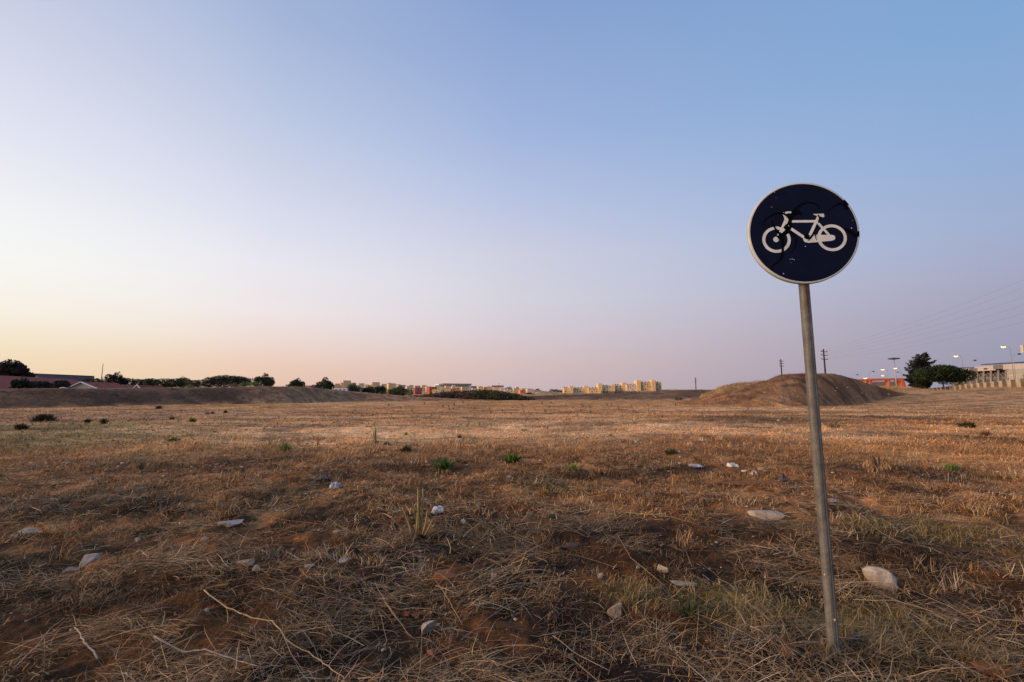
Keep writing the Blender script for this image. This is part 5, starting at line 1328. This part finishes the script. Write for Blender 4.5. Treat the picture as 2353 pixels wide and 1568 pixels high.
def bridge():
    D = 200; om = mat('lamplit orange steel', (.72, .16, .03), .55, col2=(.50, .10, .03), scale=.5, bump=.2)  # orange steel with the lamps' orange light put into its colour
    a = at(1968, 874, D); b = at(2090, 870.5, D); g = H(b.x, D) - .5
    root = empty('orange_bridge', ((a.x + b.x) / 2, D, g), 'orange steel footbridge with piers between the mound and the conifer', 'bridge')
    def P(u, v, y=0): return at(u, v, D + y)
    MB().prism([P(1973, 873), P(1998, 870.5), P(2079, 869.2), P(2079, 873.6), P(2052, 874), P(1998, 876.6), P(1973, 877)], (0, 3.2, 0)).build('deck', om, root)
    MB().prism([P(2000, 866.5), P(2078, 865), P(2078, 865.7), P(2000, 867.2)], (0, .2, 0)).build('handrail', om, root) if False else None
    for (u0, u1, vt) in ((1998, 2004, 876), (2041, 2046, 874)):
        MB().prism([P(u0, vt - .4), P(u1, vt - .4), P(u1 - 1, 888), P(u0 + 1, 888), Vector((P(u0, vt).x, D, g))][:4], (0, 2, 0)).build('pier', om, root)
    MB().prism([P(2062, 873.6), P(2079, 873.4), P(2083, 892), P(2075, 892), P(2071, 880)], (0, 2, 0)).build('pier', om, root)
    bw = mat('concrete abutment', (.46, .45, .45), .85, .2, .5)
    MB().prism([P(2001, 877.5, 5), P(2072, 876, 5), P(2072, 893, 5), P(2001, 893, 5)], (0, 1, 0)).build('abutment', bw, root)
bridge()
def pwall():
    P0 = at(2112, 907, 136); P1 = at(2353, 893.5, 75)
    d = P1 - P0; d.z = 0; Ln = d.length; dn = d.normalized(); nrm = Vector((-dn.y, dn.x, 0))
    if nrm.dot(P0 + P1) > 0: nrm = -nrm
    ext = 1.28
    mid = P0 + d * .5
    root = empty('panelled_wall', (mid.x, mid.y, H(mid.x, mid.y)), 'low pale concrete wall with buttresses along the right edge of the field', 'wall')
    pm = mat('stained concrete panel', (.56, .48, .36), .9, col2=(.36, .30, .22), scale=1.1, bump=.4)
    bm_ = mat('shade darkened buttress', (.22, .17, .12), .95, .55, 1.2, bump=.4)  # colour darkened to carry the shadows at the buttresses
    NP = 24
    for k in range(NP):
        t0 = k / NP * ext; t1 = (k + 1) / NP * ext
        a = P0 + d * t0; b = P0 + d * t1
        za = P0.z + (P1.z - P0.z) * t0; zb_ = P0.z + (P1.z - P0.z) * t1
        h = 1.5 + .15 * t0
        ang = math.atan2(dn.y, dn.x)
        c = (a + b) / 2; zz = (za + zb_) / 2
        MB().box((c.x, c.y, zz + h / 2 - .3), (Ln * ext / NP * .985, .16, h + .6), ang).build('panel', pm, root)
        q = a + nrm * .28
        MB().prism([Vector((*(a + nrm * .08 - dn * .30)[:2], za - .4)), Vector((*(a + nrm * .08 + dn * .30)[:2], za - .4)), Vector((*(a + nrm * .08 + dn * .30)[:2], za + h * .97)), Vector((*(a + nrm * .08 - dn * .30)[:2], za + h * .97))], nrm * .42).build('buttress', bm_, root)
    WB = Blades(); n = 14000; t = RNG.random(n) * ext; q = np.array(P0)[None] + np.array(d)[None] * t[:, None] + np.array(nrm)[None] * (.25 + 1.5 * RNG.random((n, 1)) ** 1.5)
    q[:, 2] = height(q[:, 0], q[:, 1]) - .02
    WB.add(q, RNG.random(n) * 6.283, np.radians(4 + 40 * RNG.random(n)), .15 + .45 * RNG.random(n) ** 1.6,   .016 + .02 * RNG.random(n), mix((.28, .19, .09), (.52, .36, .18), RNG.random(n)), bend=.3)
    tag(WB.build('wall_foot_grass'), 'tall dry grass along the foot of the panelled wall', 'dry grass', kind='stuff')
    # mesh fence behind
    fr = empty('mesh_fence', (mid.x, mid.y + 2, H(mid.x, mid.y)), 'grey green mesh fence standing behind the panelled wall', 'fence')
    for k in range(18):
        t = .28 + (ext - .28) * k / 17; a = P0 + d * t - nrm * 2.2; z = P0.z + (P1.z - P0.z) * t
        MB().tube([(a.x, a.y, z), (a.x, a.y, z + 2.55)], .04, 5).build('post', GALV, fr)
    m = MB()
    A_ = P0 + d * .28 - nrm * 2.2; B_ = P0 + d * ext - nrm * 2.2; z0 = P0.z + (P1.z - P0.z) * .28; z1 = P0.z + (P1.z - P0.z) * ext
    for k in range(4):
        hh = 1.2 + 1.3 * k / 3
        m.tube([(A_.x, A_.y, z0 + hh), (B_.x, B_.y, z1 + hh)], .014, 4)
    NV = 90
    for k in range(NV):
        t = k / NV; a = A_.lerp(B_, t); z = z0 + (z1 - z0) * t
        m.tube([(a.x, a.y, z + 1.2), (a.x, a.y, z + 2.5)], .010, 3)
    m.build('wire_mesh', mat('green grey wire', (.16, .18, .17), .6), fr)
pwall()
def warehouse2():
    DL, DR = 150.0, 112.0
    def Dd(u): return 1 / (1 / DL + (1 / DR - 1 / DL) * (u - 2200) / (2353 - 2200))
    def P(u, v, dy=0): return at(u, v, Dd(u) + dy)
    c = P(2330, 870, 8)
    root = empty('industrial_building', (c.x, c.y, H(c.x, c.y)), 'long industrial shed with white fascia, open dark bays and columns at the right edge', 'industrial building')
    def quad(u0, u1, a0, a1, b0, b1, dep, name, m, dy=0):
        """a = top rows at u0,u1; b = bottom rows"""
        MB().prism([P(u0, b0, dy), P(u1, b1, dy), P(u1, a1, dy), P(u0, a0, dy)], (dep * .35, dep, 0)).build(name, m, root)
    wh = mat('cream fascia sheet', (.60, .52, .42), .7, .12, 1); gr = mat('louvre panel', (.25, .21, .20), .7, .4, 4); dk = mat('painted bay shade', (.012, .011, .010), .9); rf = mat('dark roof sheet', (.05, .05, .06), .6)
    bg = mat('beige wall panel', (.50, .44, .32), .8, .2, 1); cl = mat('weathered steel column', (.28, .25, .21), .7, .3, 2)
    quad(2210, 2246, 846.2, 845.5, 853, 853.2, 1.2, 'fascia', mat('bluish fascia sheet', (.48, .52, .56), .7, .15, 1))
    quad(2229, 2245, 846.5, 846.3, 855, 854, .6, 'louvre', gr, -.7)
    quad(2245, 2289, 842.5, 840, 853.5, 851, 1.2, 'fascia', wh)
    quad(2289, 2312.5, 838.6, 838, 848.5, 847.5, 1.2, 'louvre', gr)
    quad(2312.5, 2440, 837.5, 832, 849.5, 843, 1.2, 'fascia', wh)
    quad(2262, 2270, 846.2, 846, 850, 849.6, .3, 'sign_panel', mat('maroon panel', (.18, .06, .05), .6), -.4)
    quad(2206, 2248, 844.7, 844.2, 846, 845.6, 2, 'roof', rf, .3); quad(2267, 2440, 836.3, 826, 838.2, 829, 2.5, 'roof', rf, 1.5)
    quad(2196, 2318, 850, 846, 861, 858, 1, 'bay_shade', dk, 2.0)  # near-black sheet painting the shade of the recess below the fascia
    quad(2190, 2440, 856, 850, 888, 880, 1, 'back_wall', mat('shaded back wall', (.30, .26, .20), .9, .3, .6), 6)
    quad(2318, 2440, 850.4, 845, 868, 862, .6, 'wall_panel', bg, -.2)
    quad(2320, 2336, 861, 860, 874, 873, .3, 'door', mat('pale door panel', (.56, .52, .42), .8, .2, 1), -.8); quad(2338, 2352, 860, 859, 873, 872, .3, 'door', mat('pale door panel', (.56, .52, .42), .8), -.8)
    quad(2196, 2318, 868.5, 866, 871.5, 869, .5, 'beam', cl, 1.0); quad(2196, 2318, 873, 870.5, 874.2, 871.8, .4, 'beam', cl, 1.0)
    us = [2216, 2232, 2246, 2261, 2278, 2295, 2313, 2331, 2350, 2372, 2396]
    for i, u in enumerate(us):
        quad(u - 1.1, u + 1.1, 853 - i * .3, 853 - i * .3, 884 - i * .8, 884 - i * .8, .5, 'column', cl, .2)
    for i in range(6):
        u0, u1 = us[i], us[i + 1]
        m = MB(); a0 = 858 - i * .3; b0 = 868 - i * .4
        m.tube([P(u0, a0, .6), P((u0 + u1) / 2, b0, .6), P(u1, a0, .6)], .09, 4); m.tube([P(u0, b0, .6), P((u0 + u1) / 2, a0, .6), P(u1, b0, .6)], .09, 4)
        m.build('truss', cl, root)
warehouse2()
def tower_sign():
    D = 95; a = at(2350, 793, D); b = at(2350, 811, D)
    root = empty('tower_panel', (a.x + 1.5, D, H(a.x, D)), 'pale upright panel cut by the right edge above the warehouse', 'panel')
    MB().prism([Vector((a.x, D, b.z)), Vector((a.x + 3, D, b.z)), Vector((a.x + 3, D, a.z)), Vector((a.x, D, a.z))], (0, .5, 0)).build('panel', mat('pale panel', (.62, .56, .46), .6), root)
    MB().tube([(a.x + 1.5, D + .25, H(a.x, D)), (a.x + 1.5, D + .25, b.z)], .2, 8).build('post', GALV, root)
tower_sign()

# ------------------------------------------------------------------ light
SUN_AZ, SUN_EL = math.radians(-108), math.radians(14)          # azimuth from +Y, negative to the left
w = bpy.data.worlds.new('World'); SC.world = w; w.use_nodes = True
nt = w.node_tree; nt.nodes.clear()
out = N(nt, 'ShaderNodeOutputWorld'); bg = N(nt, 'ShaderNodeBackground'); bg.inputs['Strength'].default_value = 1.04
nt.links.new(bg.outputs['Background'], out.inputs['Surface'])
tc = N(nt, 'ShaderNodeTexCoord'); nm = N(nt, 'ShaderNodeVectorMath', operation='NORMALIZE'); nt.links.new(tc.outputs['Generated'], nm.inputs[0])
sx = N(nt, 'ShaderNodeSeparateXYZ'); nt.links.new(nm.outputs['Vector'], sx.inputs[0])
asn = N(nt, 'ShaderNodeMath', operation='ARCSINE'); nt.links.new(sx.outputs['Z'], asn.inputs[0])
el = N(nt, 'ShaderNodeMath', operation='MULTIPLY'); nt.links.new(asn.outputs[0], el.inputs[0]); el.inputs[1].default_value = 180 / math.pi / 70
elc = N(nt, 'ShaderNodeClamp'); nt.links.new(el.outputs[0], elc.inputs['Value'])
def srgb(c):
    o = []
    for k in c:
        k = k / 255; o.append(k / 12.92 if k <= .04045 else ((k + .055) / 1.055) ** 2.4)
    return (*o, 1)
def ramp(stops):
    r = N(nt, 'ShaderNodeValToRGB'); cr = r.color_ramp; cr.interpolation = 'B_SPLINE' if False else 'LINEAR'
    while len(cr.elements) > 1: cr.elements.remove(cr.elements[-1])
    cr.elements[0].position = stops[0][0] / 70; cr.elements[0].color = srgb(stops[0][1])
    for (p, c) in stops[1:]:
        e = cr.elements.new(p / 70); e.color = srgb(c)
    nt.links.new(elc.outputs[0], r.inputs['Fac']); return r
RL = ramp([(0, (236, 210, 172)), (2, (240, 216, 180)), (3.5, (242, 222, 190)), (4.8, (243, 229, 202)), (7, (247, 240, 226)), (11.7, (246, 247, 243)), (16, (240, 241, 243)), (21.5, (226, 228, 241)), (31, (201, 206, 228)), (45, (158, 178, 214)), (70, (130, 155, 200))])
RM = ramp([(0, (200, 178, 180)), (2, (206, 184, 185)), (3.6, (212, 188, 186)), (8, (213, 201, 209)), (12, (210, 208, 219)), (17.5, (205, 206, 223)), (24, (184, 195, 225)), (31.6, (160, 180, 220)), (43.6, (135, 161, 208)), (70, (110, 140, 190))])
RR = ramp([(0, (146, 144, 166)), (2.1, (150, 149, 172)), (7.5, (160, 159, 182)), (11, (163, 168, 195)), (14.7, (158, 174, 207)), (21.5, (144, 172, 213)), (31, (128, 166, 210)), (70, (104, 138, 188))])
RQ = ramp([(0, (224, 190, 170)), (1.6, (230, 196, 176)), (3.2, (234, 202, 184)), (5.5, (236, 214, 204)), (9.3, (238, 228, 228)), (14.5, (232, 230, 238)), (18, (221, 223, 237)), (23, (208, 213, 232)), (29, (190, 201, 227)), (38.6, (162, 180, 215)), (70, (112, 144, 195))])
# closeness to the sunset side
hz = N(nt, 'ShaderNodeCombineXYZ'); nt.links.new(sx.outputs['X'], hz.inputs[0]); nt.links.new(sx.outputs['Y'], hz.inputs[1])
hn = N(nt, 'ShaderNodeVectorMath', operation='NORMALIZE'); nt.links.new(hz.outputs[0], hn.inputs[0])
dt = N(nt, 'ShaderNodeVectorMath', operation='DOT_PRODUCT'); nt.links.new(hn.outputs['Vector'], dt.inputs[0])
AZS = math.radians(-62); dt.inputs[1].default_value = (math.sin(AZS), math.cos(AZS), 0)
def sm(a, b):
    m = N(nt, 'ShaderNodeMapRange', interpolation_type='LINEAR'); m.inputs['From Min'].default_value = a; m.inputs['From Max'].default_value = b
    nt.links.new(dt.outputs['Value'], m.inputs['Value']); return m.outputs['Result']
m1 = N(nt, 'ShaderNodeMix', data_type='RGBA'); nt.links.new(sm(-.36, .47), m1.inputs['Factor']); nt.links.new(RR.outputs['Color'], m1.inputs['A']); nt.links.new(RM.outputs['Color'], m1.inputs['B'])
m2 = N(nt, 'ShaderNodeMix', data_type='RGBA'); nt.links.new(sm(.84, .985), m2.inputs['Factor']); m3 = N(nt, 'ShaderNodeMix', data_type='RGBA'); nt.links.new(sm(.47, .84), m3.inputs['Factor']); nt.links.new(m1.outputs['Result'], m3.inputs['A']); nt.links.new(RQ.outputs['Color'], m3.inputs['B']); nt.links.new(m3.outputs['Result'], m2.inputs['A']); nt.links.new(RL.outputs['Color'], m2.inputs['B'])
sky = N(nt, 'ShaderNodeTexSky'); sky.sky_type = 'NISHITA'; sky.sun_disc = False; sky.sun_elevation = SUN_EL; sky.sun_rotation = SUN_AZ; sky.air_density = 1.2; sky.dust_density = 1.5
sk = N(nt, 'ShaderNodeVectorMath', operation='SCALE'); nt.links.new(sky.outputs['Color'], sk.inputs[0]); sk.inputs['Scale'].default_value = .05
mm = N(nt, 'ShaderNodeMix', data_type='RGBA'); mm.inputs['Factor'].default_value = .03; nt.links.new(m2.outputs['Result'], mm.inputs['A']); nt.links.new(sk.outputs['Vector'], mm.inputs['B'])
nt.links.new(mm.outputs['Result'], bg.inputs['Color'])

sd = bpy.data.lights.new('sun', 'SUN'); sd.energy = 4.0; sd.angle = math.radians(38); sd.color = (1, .62, .35)
so = bpy.data.objects.new('sun', sd); COL.objects.link(so)
dirv = Vector((math.sin(SUN_AZ) * math.cos(SUN_EL), math.cos(SUN_AZ) * math.cos(SUN_EL), math.sin(SUN_EL)))
so.rotation_euler = dirv.to_track_quat('Z', 'Y').to_euler(); so.location = (-30, -10, 40)

SC.view_settings.view_transform = 'Standard'; SC.view_settings.look = 'None'; SC.view_settings.exposure = 0; SC.view_settings.gamma = 1
SC.render.engine = 'CYCLES'
SC.cycles.max_bounces = 5; SC.cycles.diffuse_bounces = 3; SC.cycles.glossy_bounces = 2
